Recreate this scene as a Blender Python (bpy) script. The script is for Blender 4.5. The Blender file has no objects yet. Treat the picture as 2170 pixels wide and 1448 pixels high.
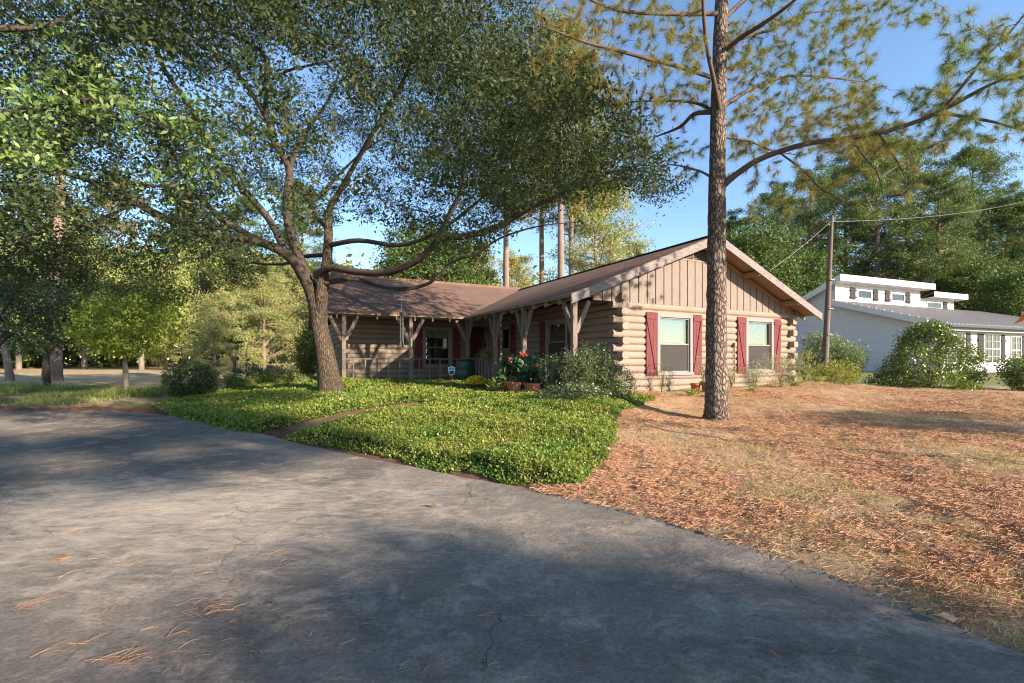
import bpy, math, random
import numpy as np
from mathutils import Vector, Matrix
R = math.radians
rng = np.random.default_rng(7)
random.seed(7)
S = bpy.context.scene
COL = S.collection
# ------------------------------------------------------------------ camera, sky, sun, exposure
F = 980.0; HOR = 762.0; CX = 1085.0; CH = 1.35
cam_d = bpy.data.cameras.new('camera'); cam = bpy.data.objects.new('camera', cam_d); COL.objects.link(cam)
cam.location = (0, 0, CH); cam.rotation_euler = (R(90), 0, 0)
cam_d.sensor_width = 36; cam_d.lens = F / 2170 * 36; cam_d.shift_y = (HOR - 724) / 2170
cam_d.clip_start = 0.05; cam_d.clip_end = 3000
S.camera = cam
ELEV = 19.5
sh = Vector((0.818, -0.575)).normalized()
sunv = Vector((sh.x * math.cos(R(ELEV)), sh.y * math.cos(R(ELEV)), math.sin(R(ELEV))))
W = bpy.data.worlds.new('World'); S.world = W; W.use_nodes = True
wn = W.node_tree.nodes; wl = W.node_tree.links
bg = wn['Background']
sky = wn.new('ShaderNodeTexSky'); sky.sky_type = 'NISHITA'; sky.sun_disc = False
sky.sun_elevation = R(ELEV); sky.sun_rotation = math.atan2(sh.x, sh.y)
sky.air_density = 1.0; sky.dust_density = 0.15; sky.ozone_density = 3.0; sky.altitude = 100
wl.new(sky.outputs[0], bg.inputs[0]); bg.inputs[1].default_value = 0.12
sun_d = bpy.data.lights.new('sun', 'SUN'); sun_d.energy = 5.0; sun_d.angle = R(0.53); sun_d.color = (1.0, 0.83, 0.66)
sun = bpy.data.objects.new('sun', sun_d); COL.objects.link(sun)
sun.rotation_euler = sunv.to_track_quat('Z', 'Y').to_euler(); sun.location = (20, -14, 20)
S.view_settings.view_transform = 'Standard'; S.view_settings.look = 'None'
S.view_settings.exposure = 1.45; S.view_settings.gamma = 1
S.render.engine = 'CYCLES'
try:
    S.cycles.use_denoising = True; S.cycles.denoising_input_passes = 'RGB_ALBEDO_NORMAL'; S.cycles.filter_width = 1.15; S.cycles.sample_clamp_indirect = 4
    S.cycles.max_bounces = 6; S.cycles.diffuse_bounces = 3; S.cycles.glossy_bounces = 3
    S.cycles.transmission_bounces = 4; S.cycles.transparent_max_bounces = 8
except Exception: pass

# ------------------------------------------------------------------ helpers
def P(px, py, d):
    "point seen at photo pixel px,py at depth d"
    return np.array([(px - CX) / F * d, d, CH - (py - HOR) / F * d])

def tag(o, label=None, cat=None, group=None, kind=None):
    if label: o['label'] = label
    if cat: o['category'] = cat
    if group: o['group'] = group
    if kind: o['kind'] = kind
    return o

def empty(name, loc=(0, 0, 0), rz=0, label=None, cat=None, group=None):
    o = bpy.data.objects.new(name, None); COL.objects.link(o)
    o.location = loc; o.rotation_euler = (0, 0, rz); o.empty_display_size = .2
    return tag(o, label, cat, group)

def obj_from_mesh(name, me, mats, parent=None, loc=None):
    o = bpy.data.objects.new(name, me); COL.objects.link(o)
    for m in (mats if isinstance(mats, (list, tuple)) else [mats]):
        me.materials.append(m)
    if parent is not None: o.parent = parent
    if loc is not None: o.location = loc
    return o

def np_mesh(name, V, faces_n, idx, matidx=None, smooth=False):
    "V (n,3); faces all of size faces_n; idx flat index array"
    me = bpy.data.meshes.new(name)
    V = np.ascontiguousarray(V, dtype=np.float32); idx = np.ascontiguousarray(idx, dtype=np.int32).ravel()
    nf = len(idx) // faces_n
    me.vertices.add(len(V)); me.vertices.foreach_set('co', V.ravel())
    me.loops.add(len(idx)); me.loops.foreach_set('vertex_index', idx)
    me.polygons.add(nf); me.polygons.foreach_set('loop_start', np.arange(nf, dtype=np.int32) * faces_n)
    if matidx is not None: me.polygons.foreach_set('material_index', np.asarray(matidx, dtype=np.int32))
    if smooth: me.polygons.foreach_set('use_smooth', np.ones(nf, dtype=bool))
    me.update(calc_edges=True)
    return me

class MB:
    def __init__(s): s.v = []; s.f = []
    def quadbox(s, pts):
        b = len(s.v); s.v += [tuple(p) for p in pts]
        for q in ((0, 3, 2, 1), (4, 5, 6, 7), (0, 1, 5, 4), (1, 2, 6, 5), (2, 3, 7, 6), (3, 0, 4, 7)):
            s.f.append(tuple(b + i for i in q))
        return s
    def box(s, x0, x1, y0, y1, z0, z1):
        return s.quadbox([(x0, y0, z0), (x1, y0, z0), (x1, y1, z0), (x0, y1, z0), (x0, y0, z1), (x1, y0, z1), (x1, y1, z1), (x0, y1, z1)])
    def bar(s, a, b, w, h, up=(0, 0, 1)):
        a = Vector(a); b = Vector(b); d = (b - a).normalized(); up = Vector(up)
        sd = d.cross(up)
        if sd.length < 1e-4: sd = d.cross(Vector((1, 0, 0)))
        sd.normalize(); u = sd.cross(d).normalized(); sd *= w / 2; u *= h / 2
        return s.quadbox([a - sd - u, b - sd - u, b + sd - u, a + sd - u, a - sd + u, b - sd + u, b + sd + u, a + sd + u])
    def prism(s, poly, off):
        "poly: list of 3D pts (planar); off: 3D vector thickness"
        b = len(s.v); n = len(poly); off = Vector(off)
        s.v += [tuple(p) for p in poly] + [tuple(Vector(p) + off) for p in poly]
        s.f.append(tuple(range(b, b + n))); s.f.append(tuple(range(b + 2 * n - 1, b + n - 1, -1)))
        for i in range(n):
            j = (i + 1) % n; s.f.append((b + i, b + n + i, b + n + j, b + j))
        return s
    def lathe(s, prof, n=16, c=(0, 0, 0)):
        b = len(s.v)
        for r, z in prof:
            for k in range(n):
                a = 2 * math.pi * k / n; s.v.append((c[0] + r * math.cos(a), c[1] + r * math.sin(a), c[2] + z))
        for i in range(len(prof) - 1):
            for k in range(n):
                k2 = (k + 1) % n; s.f.append((b + i * n + k, b + i * n + k2, b + (i + 1) * n + k2, b + (i + 1) * n + k))
        s.f.append(tuple(b + k for k in range(n))[::-1]); s.f.append(tuple(b + (len(prof) - 1) * n + k for k in range(n)))
        return s
    def build(s, name, mats, parent=None, loc=None, smooth=False, bevel=0):
        me = bpy.data.meshes.new(name); me.from_pydata(s.v, [], s.f); me.update()
        if smooth:
            for p in me.polygons: p.use_smooth = True
        import bmesh
        bm = bmesh.new(); bm.from_mesh(me); bmesh.ops.recalc_face_normals(bm, faces=bm.faces); bm.to_mesh(me); bm.free()
        o = obj_from_mesh(name, me, mats, parent, loc)
        if bevel:
            m = o.modifiers.new('bevel', 'BEVEL'); m.width = bevel; m.segments = 1; m.limit_method = 'ANGLE'
        return o

def tubes(name, paths, mat, parent=None, loc=None, bump=0.0):
    "paths: list of (pts, radii)"
    V = []; I = []; base = 0
    for pts, rad in paths:
        pts = np.asarray(pts, float); rad = np.asarray(rad, float)
        n = len(pts); rm = rad.max()
        ns = 20 if rm > .12 else 9 if rm > .05 else 5 if rm > .015 else 3
        t = np.gradient(pts, axis=0); t /= np.linalg.norm(t, axis=1)[:, None] + 1e-9
        u = np.cross(t[0], [0.3, 1, 0.1]); u /= np.linalg.norm(u)
        ang = np.arange(ns) / ns * 2 * math.pi
        for i in range(n):
            u = u - t[i] * np.dot(u, t[i]); u /= np.linalg.norm(u) + 1e-9
            w = np.cross(t[i], u)
            rr = rad[i] * (1 + (bump * rng.normal(size=ns) if bump and rm > .12 else 0))
            V.append(pts[i] + (np.cos(ang)[:, None] * u + np.sin(ang)[:, None] * w) * np.reshape(rr, (-1, 1)) if np.ndim(rr) else pts[i] + (np.cos(ang)[:, None] * u + np.sin(ang)[:, None] * w) * rr)
        k = np.arange(ns); k2 = (k + 1) % ns
        for i in range(n - 1):
            a = base + i * ns
            I.append(np.stack([a + k, a + k2, a + ns + k2, a + ns + k], 1))
        base += n * ns
    me = np_mesh(name, np.concatenate(V), 4, np.concatenate(I), smooth=True)
    return obj_from_mesh(name, me, mat, parent, loc)

def smooth_path(pts, rad, per=5, jit=0.0):
    "catmull-rom"
    pts = np.asarray(pts, float); rad = np.asarray(rad, float)
    p = np.vstack([2 * pts[0] - pts[1], pts, 2 * pts[-1] - pts[-2]]); out = []; ro = []
    for i in range(1, len(p) - 2):
        for k in range(per):
            t = k / per
            out.append(.5 * ((2 * p[i]) + (-p[i - 1] + p[i + 1]) * t + (2 * p[i - 1] - 5 * p[i] + 4 * p[i + 1] - p[i + 2]) * t * t + (-p[i - 1] + 3 * p[i] - 3 * p[i + 1] + p[i + 2]) * t ** 3))
            ro.append(rad[i - 1] * (1 - t) + rad[min(i, len(rad) - 1)] * t)
    out.append(pts[-1]); ro.append(rad[-1])
    out = np.array(out)
    if jit: out[1:] += rng.normal(size=out[1:].shape) * jit
    return out, np.array(ro)

def unit(n, bias=None, w=0.0):
    d = rng.normal(size=(n, 3))
    d /= np.linalg.norm(d, axis=1)[:, None]
    if bias is not None: d = d + np.asarray(bias) * w
    return d / (np.linalg.norm(d, axis=1)[:, None] + 1e-9)

def leaf_arrays(C, L, Wd, bias=(0, 0, 0), bw=0.0, nup=0.0, fold=.12):
    "diamond leaves: base C, length L, width Wd; nup pulls leaf normals upward"
    n = len(C); L = np.broadcast_to(L, (n,)) * rng.uniform(.7, 1.25, n); Wd = np.broadcast_to(Wd, (n,)) * rng.uniform(.75, 1.2, n)
    d = unit(n, bias, bw)
    nn = unit(n, (0, 0, 1), nup) if nup else unit(n)
    s = np.cross(d, nn); s /= np.linalg.norm(s, axis=1)[:, None] + 1e-9
    nn = np.cross(s, d)
    mid = C + d * (L * .45)[:, None] + nn * (Wd * fold)[:, None]
    V = np.empty((n, 4, 3)); V[:, 0] = C; V[:, 1] = mid + s * (Wd / 2)[:, None]; V[:, 2] = C + d * L[:, None]; V[:, 3] = mid - s * (Wd / 2)[:, None]
    return V.reshape(-1, 3)

def leaves(name, C, L, Wd, mat, parent=None, loc=None, **k):
    V = leaf_arrays(C, L, Wd, **k)
    me = np_mesh(name, V, 4, np.arange(len(V)))
    return obj_from_mesh(name, me, mat, parent, loc)

def needle_arrays(C, axis, L, Wd, spread=.8):
    "triangular needles fanning from C about axis (n,3)"
    n = len(C)
    d = unit(n) * spread + axis; d /= np.linalg.norm(d, axis=1)[:, None] + 1e-9
    s = np.cross(d, unit(n)); s /= np.linalg.norm(s, axis=1)[:, None] + 1e-9
    L = L * rng.uniform(.6, 1.1, n)
    V = np.empty((n, 3, 3)); V[:, 0] = C - s * Wd / 2; V[:, 1] = C + s * Wd / 2; V[:, 2] = C + d * L[:, None]
    V[:, 2, 2] -= .12 * L
    return V.reshape(-1, 3)

def sdf(poly, x, y):
    "signed distance, positive inside"
    x = np.asarray(x, float); y = np.asarray(y, float); d = np.full(x.shape, 1e9); ins = np.zeros(x.shape, bool)
    n = len(poly)
    for i in range(n):
        ax, ay = poly[i]; bx, by = poly[(i + 1) % n]
        ex, ey = bx - ax, by - ay; wx, wy = x - ax, y - ay
        t = np.clip((wx * ex + wy * ey) / (ex * ex + ey * ey + 1e-12), 0, 1)
        d = np.minimum(d, (wx - ex * t) ** 2 + (wy - ey * t) ** 2)
        c = (ay > y) != (by > y)
        with np.errstate(divide='ignore', invalid='ignore'):
            xi = (bx - ax) * (y - ay) / (by - ay if by != ay else 1e-9) + ax
        ins ^= c & (x < xi)
    return np.sqrt(d) * np.where(ins, 1, -1)

def linedist(pl, x, y):
    d = np.full(np.shape(x), 1e9)
    for (ax, ay), (bx, by) in zip(pl[:-1], pl[1:]):
        ex, ey = bx - ax, by - ay
        t = np.clip(((x - ax) * ex + (y - ay) * ey) / (ex * ex + ey * ey), 0, 1)
        d = np.minimum(d, (x - ax - ex * t) ** 2 + (y - ay - ey * t) ** 2)
    return np.sqrt(d)

def sstep(a, b, x):
    t = np.clip((x - a) / (b - a), 0, 1); return t * t * (3 - 2 * t)

_ng = rng.uniform(0, 1, (64, 64))
def vnoise(x, y):
    x = np.asarray(x) + 500.; y = np.asarray(y) + 500.
    xi = np.floor(x).astype(int); yi = np.floor(y).astype(int); fx = x - xi; fy = y - yi
    fx = fx * fx * (3 - 2 * fx); fy = fy * fy * (3 - 2 * fy)
    g = lambda a, b: _ng[a % 64, b % 64]
    return (g(xi, yi) * (1 - fx) + g(xi + 1, yi) * fx) * (1 - fy) + (g(xi, yi + 1) * (1 - fx) + g(xi + 1, yi + 1) * fx) * fy

# ------------------------------------------------------------------ materials
def lin(c):
    return tuple(((v / 255) / 12.92 if v / 255 <= .04045 else ((v / 255 + .055) / 1.055) ** 2.4) for v in c) + (1,)
class NM:
    def __init__(s, name, rough=.8, spec=.3):
        s.m = bpy.data.materials.new(name); s.m.use_nodes = True
        s.n = s.m.node_tree.nodes; s.l = s.m.node_tree.links
        s.b = s.n['Principled BSDF']; s.out = s.n['Material Output']
        s.b.inputs['Roughness'].default_value = rough; s.b.inputs['Specular IOR Level'].default_value = spec
    def node(s, t, **k):
        n = s.n.new(t)
        for a, v in k.items(): setattr(n, a, v)
        return n
    def coord(s, scale=(1, 1, 1), kind='Object'):
        c = s.node('ShaderNodeTexCoord'); mp = s.node('ShaderNodeMapping'); mp.inputs['Scale'].default_value = scale
        s.l.new(c.outputs[kind], mp.inputs[0]); return mp.outputs[0]
    def noise(s, vec, scale, detail=4, rough=.55, dist=0):
        n = s.node('ShaderNodeTexNoise'); n.inputs['Scale'].default_value = scale; n.inputs['Detail'].default_value = detail
        n.inputs['Roughness'].default_value = rough; n.inputs['Distortion'].default_value = dist
        if vec is not None: s.l.new(vec, n.inputs['Vector'])
        return n.outputs['Fac']
    def voro(s, vec, scale, feature='F1', out='Distance'):
        n = s.node('ShaderNodeTexVoronoi'); n.feature = feature; n.inputs['Scale'].default_value = scale
        if vec is not None: s.l.new(vec, n.inputs['Vector'])
        return n.outputs[out]
    def ramp(s, fac, stops):
        r = s.node('ShaderNodeValToRGB'); e = r.color_ramp.elements
        while len(e) < len(stops): e.new(.5)
        for el, (p, c) in zip(e, stops):
            el.position = p; el.color = c if len(c) == 4 else tuple(c) + (1,)
        s.l.new(fac, r.inputs[0]); return r.outputs[0]
    def mix(s, fac, a, b, mode='MIX'):
        n = s.node('ShaderNodeMix', data_type='RGBA'); n.blend_type = mode
        for sock, v in ((n.inputs[0], fac), (n.inputs[6], a), (n.inputs[7], b)):
            if isinstance(v, (int, float)): sock.default_value = v
            elif isinstance(v, tuple): sock.default_value = v if len(v) == 4 else v + (1,)
            else: s.l.new(v, sock)
        return n.outputs[2]
    def math(s, op, a, b=0.0):
        n = s.node('ShaderNodeMath', operation=op)
        for sock, v in ((n.inputs[0], a), (n.inputs[1], b)):
            if isinstance(v, (int, float)): sock.default_value = v
            else: s.l.new(v, sock)
        return n.outputs[0]
    def color(s, c):
        if isinstance(c, tuple): s.b.inputs['Base Color'].default_value = c if len(c) == 4 else c + (1,)
        else: s.l.new(c, s.b.inputs['Base Color'])
        return s
    def bump(s, h, strength=.5, dist=.01):
        n = s.node('ShaderNodeBump'); n.inputs['Strength'].default_value = strength; n.inputs['Distance'].default_value = dist
        s.l.new(h, n.inputs['Height']); s.l.new(n.outputs[0], s.b.inputs['Normal']); return s

def leaf_mat(name, stops, trans=.35, rough=.45, spec=.4, clump=None):
    k = NM(name, rough, spec)
    g = k.node('ShaderNodeNewGeometry')
    c = k.ramp(g.outputs['Random Per Island'], stops)
    if clump:
        nz = k.noise(k.coord(), clump[0], 2)
        c = k.mix(k.ramp(nz, [(.35, (0, 0, 0)), (.65, (1, 1, 1))]), c, k.mix(.55, c, clump[1]))
    k.color(c)
    tr = k.node('ShaderNodeBsdfTranslucent'); k.l.new(k.mix(1.0, c, (1.0, 1.15, .55), 'MULTIPLY'), tr.inputs[0])
    mx = k.node('ShaderNodeMixShader'); mx.inputs[0].default_value = trans
    k.l.new(k.b.outputs[0], mx.inputs[1]); k.l.new(tr.outputs[0], mx.inputs[2]); k.l.new(mx.outputs[0], k.out.inputs[0])
    return k.m

def plain(name, c, rough=.7, spec=.3, var=.15, sc=3.0, bump=0, bs=30):
    k = NM(name, rough, spec); v = k.coord()
    nz = k.noise(v, sc, 5)
    k.color(k.mix(nz, tuple(x * (1 - var) for x in c[:3]), tuple(min(1, x * (1 + var)) for x in c[:3])))
    if bump: k.bump(k.noise(v, bs, 5), bump, .005)
    return k.m

M = {}
M['oakleaf'] = leaf_mat('oak_leaves', [(0, (.025, .045, .015)), (.45, (.045, .072, .024)), (.8, (.075, .098, .03)), (1, (.12, .1, .04))], .3, .5, .22, (.5, (.05, .07, .03)))
M['nearleaf'] = leaf_mat('near_leaves', [(0, (.09, .16, .045)), (.6, (.18, .27, .08)), (1, (.3, .38, .13))], .4, .4, .35)
M['pineneedle'] = leaf_mat('pine_needles', [(0, (.05, .11, .035)), (.6, (.13, .21, .06)), (.9, (.25, .28, .09)), (1, (.45, .22, .09))], .4, .5, .25, (.5, (.42, .25, .085)))
M['pinefar'] = leaf_mat('far_pine_needles', [(0, (.045, .095, .03)), (.5, (.135, .19, .05)), (.85, (.26, .28, .08)), (1, (.28, .19, .07))], .3, .5, .25, (.3, (.035, .08, .03)))
M['pinepale'] = leaf_mat('pale_pine_needles', [(0, (.15, .24, .08)), (.5, (.28, .37, .14)), (.85, (.4, .42, .17)), (1, (.55, .34, .15))], .35, .5, .3, (.6, (.42, .3, .13)))
M['broadfar'] = leaf_mat('far_leaves', [(0, (.04, .08, .02)), (.6, (.09, .14, .035)), (1, (.16, .2, .05))], .3, .5, .3, (.4, (.1, .14, .03)))
M['maple'] = leaf_mat('maple_leaves', [(0, (.2, .3, .06)), (.6, (.38, .46, .09)), (1, (.55, .55, .15))], .45, .5, .3)
M['yellowleaf'] = leaf_mat('autumn_leaves', [(0, (.2, .28, .08)), (.6, (.36, .42, .13)), (1, (.55, .44, .18))], .4, .5, .3)
M['cover'] = leaf_mat('ground_cover_leaves', [(0, (.04, .1, .018)), (.5, (.14, .25, .035)), (.9, (.33, .41, .08)), (1, (.42, .34, .14))], .35, .35, .35, (1.6, (.34, .3, .07)))
M['shrubdark'] = leaf_mat('dark_shrub_leaves', [(0, (.025, .055, .02)), (.6, (.05, .09, .028)), (1, (.11, .14, .04))], .2, .35, .5)
M['shrubmid'] = leaf_mat('shrub_leaves', [(0, (.06, .11, .025)), (.6, (.12, .18, .04)), (1, (.26, .26, .07))], .3, .35, .5)
M['nandina'] = leaf_mat('nandina_leaves', [(0, (.05, .09, .035)), (.7, (.11, .16, .06)), (.93, (.2, .23, .1)), (1, (.4, .14, .07))], .25, .35, .6)
M['olea'] = leaf_mat('oleander_leaves', [(0, (.1, .15, .06)), (.6, (.2, .25, .1)), (1, (.34, .36, .17))], .3, .4, .5)
M['yshrub'] = leaf_mat('yellow_shrub_leaves', [(0, (.14, .18, .03)), (.6, (.28, .28, .05)), (1, (.4, .33, .1))], .35, .45, .4)
M['silver'] = leaf_mat('silvery_leaves', [(0, (.2, .22, .12)), (.6, (.36, .36, .2)), (1, (.5, .44, .3))], .3, .6, .3)
M['holly'] = leaf_mat('holly_leaves', [(0, (.05, .09, .018)), (.6, (.14, .19, .035)), (1, (.32, .33, .08))], .2, .3, .5)
M['begonia'] = leaf_mat('begonia_leaves', [(0, (.03, .07, .03)), (.6, (.07, .13, .06)), (1, (.15, .2, .1))], .2, .5, .25)
M['redflower'] = leaf_mat('red_petals', [(0, (.5, .06, .05)), (1, (.75, .16, .12))], .3, .5, .3)
M['mum'] = leaf_mat('yellow_petals', [(0, (.7, .42, .01)), (1, (.85, .6, .03))], .2, .5, .3)
M['straw'] = leaf_mat('pine_straw', [(0, (.27, .135, .08)), (.4, (.38, .195, .115)), (.85, (.46, .26, .16)), (1, (.54, .37, .24))], .1, .7, .1)
M['dryblade'] = leaf_mat('dry_grass_blades', [(0, (.34, .22, .11)), (.5, (.55, .4, .21)), (.8, (.42, .38, .16)), (1, (.26, .28, .09))], .25, .6, .2)
M['weed'] = leaf_mat('weed_blades', [(0, (.14, .2, .06)), (.5, (.26, .3, .09)), (1, (.45, .42, .17))], .35, .5, .3)
M['dryleaf'] = leaf_mat('dry_leaf', [(0, (.35, .2, .1)), (1, (.5, .36, .22))], .2, .6, .3)
M['magleaf'] = leaf_mat('magnolia_leaves', [(0, (.2, .06, .02)), (1, (.33, .11, .03))], .2, .35, .5)

def bark(name, c1, c2, c3, sc=9, zs=.3, strength=1.0, dist=.03):
    k = NM(name, .9, .15); v = k.coord((1, 1, zs))
    dn = k.node('ShaderNodeVectorMath', operation='ADD')
    nt_ = k.node('ShaderNodeTexNoise'); nt_.inputs['Scale'].default_value = 5; nt_.inputs['Detail'].default_value = 3
    k.l.new(v, nt_.inputs['Vector'])
    sc_ = k.node('ShaderNodeVectorMath', operation='SCALE'); sc_.inputs['Scale'].default_value = .16
    k.l.new(nt_.outputs['Color'], sc_.inputs[0]); k.l.new(v, dn.inputs[0]); k.l.new(sc_.outputs[0], dn.inputs[1])
    e = k.voro(dn.outputs[0], sc, 'DISTANCE_TO_EDGE'); fine = k.noise(v, sc * 6, 5, .7)
    cell = k.voro(dn.outputs[0], sc, 'F1', 'Color')
    plate = k.ramp(e, [(.0, (0, 0, 0)), (.22, (1, 1, 1))])
    col = k.mix(plate, c1, k.mix(fine, c2, c3))
    col = k.mix(k.ramp(k.noise(v, 2.2, 4), [(.35, (0, 0, 0)), (.65, (.35, .35, .35))]), col, c1)
    k.color(col)
    h = k.math('ADD', k.math('MULTIPLY', plate, 1.0), k.math('MULTIPLY', fine, .5))
    k.bump(h, strength, dist); return k.m
M['pinebark'] = bark('pine_bark', (.07, .05, .04), (.2, .145, .115), (.4, .32, .26), 17, .4, 1.0, .03)
M['oakbark'] = bark('oak_bark', (.05, .038, .027), (.105, .08, .055), (.21, .165, .115), 30, .16, 1.0, .02)
M['limb'] = plain('limb_bark', (.075, .06, .048), .9, .1, .5, 8, .6, 40)
M['pinelimb'] = plain('pine_limb_bark', (.11, .08, .065), .9, .1, .45, 8, .6, 40)
M['farbark'] = plain('far_trunk_bark', (.22, .16, .13), .9, .1, .4, 3, .4, 20)
M['paletrunk'] = plain('pale_trunk_bark', (.2, .17, .135), .9, .1, .3, 5, .4, 20)
M['twig'] = plain('twig_bark', (.2, .16, .12), .9, .1, .3, 5)

# asphalt
k = NM('asphalt', .9, .2); v = k.coord((1, 1, 1))
big = k.noise(v, .38, 5, .6, .6); med = k.noise(v, 2.4, 7, .7, .4); fine = k.noise(v, 38, 6, .8); mid2 = k.noise(v, 11, 6, .75)
streak = k.noise(k.coord((1, 3.5, 1)), 5, 6, .7, .5)
c = k.mix(k.ramp(big, [(.36, (0, 0, 0)), (.66, (1, 1, 1))]), (.17, .152, .13), (.4, .35, .285))
c = k.mix(k.ramp(med, [(.5, (0, 0, 0)), (.74, (1, 1, 1))]), c, (.62, .52, .41))
c = k.mix(k.ramp(streak, [(.58, (0, 0, 0)), (.75, (.7, .7, .7))]), c, (.56, .48, .39))
c = k.mix(k.ramp(mid2, [(.3, (0, 0, 0)), (.6, (1, 1, 1))]), k.mix(1, c, (.7, .7, .72, 1), 'MULTIPLY'), c)
c = k.mix(k.ramp(fine, [(.3, (0, 0, 0)), (.62, (1, 1, 1))]), k.mix(1, c, (.5, .5, .5, 1), 'MULTIPLY'), c)
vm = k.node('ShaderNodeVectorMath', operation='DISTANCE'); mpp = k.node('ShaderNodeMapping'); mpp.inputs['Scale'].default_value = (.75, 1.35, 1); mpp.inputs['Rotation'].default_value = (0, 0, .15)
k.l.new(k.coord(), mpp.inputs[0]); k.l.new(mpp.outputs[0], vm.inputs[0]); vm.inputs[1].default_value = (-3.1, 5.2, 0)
sunlit_dust = k.math('MULTIPLY', k.ramp(vm.outputs['Value'], [(.0, (1, 1, 1)), (1.0, (0, 0, 0))]), 1.0)
sunlit_wear = k.noise(k.coord((1, 2.6, 1)), 3.2, 8, .75, .8)
sunlit_dust = k.math('MULTIPLY', k.ramp(k.math('ADD', k.math('MULTIPLY', k.math('SUBTRACT', 1.0, k.math('MULTIPLY', vm.outputs['Value'], .4)), .35), sunlit_wear), [(.56, (0, 0, 0)), (.86, (1, 1, 1))]), .55)
c = k.mix(sunlit_dust, c, (.66, .57, .46))  # pale dusty wear, also painting the sunlit patch brighter in the asphalt colour
spk = k.voro(v, 45, 'F1'); c = k.mix(k.ramp(spk, [(.04, (1, 1, 1)), (.08, (0, 0, 0))]), c, (.3, .28, .25))
dv = k.node('ShaderNodeVectorMath', operation='ADD'); nn_ = k.node('ShaderNodeTexNoise'); nn_.inputs['Scale'].default_value = 3.5; nn_.inputs['Detail'].default_value = 8; nn_.inputs['Roughness'].default_value = .65
k.l.new(v, nn_.inputs['Vector']); ss = k.node('ShaderNodeVectorMath', operation='SCALE'); ss.inputs['Scale'].default_value = .28
k.l.new(nn_.outputs['Color'], ss.inputs[0]); k.l.new(v, dv.inputs[0]); k.l.new(ss.outputs[0], dv.inputs[1])
ce = k.voro(dv.outputs[0], .9, 'DISTANCE_TO_EDGE')
cm = k.ramp(ce, [(.0, (1, 1, 1)), (.0012, (1, 1, 1)), (.0038, (0, 0, 0))])
cmask = k.ramp(k.noise(v, .8, 4), [(.5, (0, 0, 0)), (.58, (1, 1, 1))])
crack = k.mix(1, cm, cmask, 'MULTIPLY')
ce2 = k.voro(dv.outputs[0], 3.1, 'DISTANCE_TO_EDGE'); cm2 = k.ramp(ce2, [(.003, (1, 1, 1)), (.012, (0, 0, 0))])
crack2 = k.mix(1, cm2, k.ramp(k.noise(v, 1.1, 4), [(.56, (0, 0, 0)), (.64, (1, 1, 1))]), 'MULTIPLY')
c = k.mix(k.math('MULTIPLY', crack, .7), c, (.05, .047, .043)); c = k.mix(k.math('MULTIPLY', crack2, .6), c, (.035, .033, .03))
k.color(c)
pits = k.ramp(k.voro(v, 26, 'F1'), [(.0, (1, 1, 1)), (.16, (0, 0, 0))]); pm = k.mix(1, pits, k.ramp(k.noise(v, 9, 2), [(.5, (0, 0, 0)), (.6, (1, 1, 1))]), 'MULTIPLY')
h = k.math('SUBTRACT', k.math('ADD', k.math('MULTIPLY', mid2, .9), k.math('ADD', k.math('MULTIPLY', fine, .9), k.math('MULTIPLY', med, .8))), k.math('MULTIPLY', crack, .8))
h = k.math('SUBTRACT', h, k.math('MULTIPLY', pm, .8))
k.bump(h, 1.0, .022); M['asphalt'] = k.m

# ground: colour attribute zone R straw, G green, B mulch
k = NM('ground_soil_and_grass', .95, .1); v = k.coord()
at = k.node('ShaderNodeAttribute', attribute_name='zone'); sp = k.node('ShaderNodeSeparateColor'); k.l.new(at.outputs['Color'], sp.inputs[0])
fine = k.noise(v, 26, 6, .7); med = k.noise(v, 3.0, 5, .6); str_ = k.noise(k.coord((1, 4, 1)), 22, 5, .7, 1.5)
dry = k.mix(fine, (.32, .21, .12), (.66, .5, .32)); dry = k.mix(k.ramp(med, [(.45, (0, 0, 0)), (.7, (1, 1, 1))]), dry, k.mix(fine, (.16, .15, .06), (.36, .3, .15)))
straw = k.mix(k.ramp(str_, [(.3, (0, 0, 0)), (.7, (1, 1, 1))]), (.27, .13, .08), (.52, .29, .18)); straw = k.mix(k.ramp(med, [(.42, (0, 0, 0)), (.62, (1, 1, 1))]), straw, k.mix(fine, (.27, .16, .08), (.58, .4, .23)))
green = k.mix(fine, (.06, .1, .025), (.2, .24, .07)); mul = k.mix(fine, (.07, .035, .025), (.24, .13, .085))
c = k.mix(sp.outputs[0], dry, straw); c = k.mix(sp.outputs[1], c, green); c = k.mix(sp.outputs[2], c, mul)
k.color(c); k.bump(k.math('ADD', fine, k.math('MULTIPLY', str_, .8)), .9, .03); M['ground'] = k.m

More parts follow.
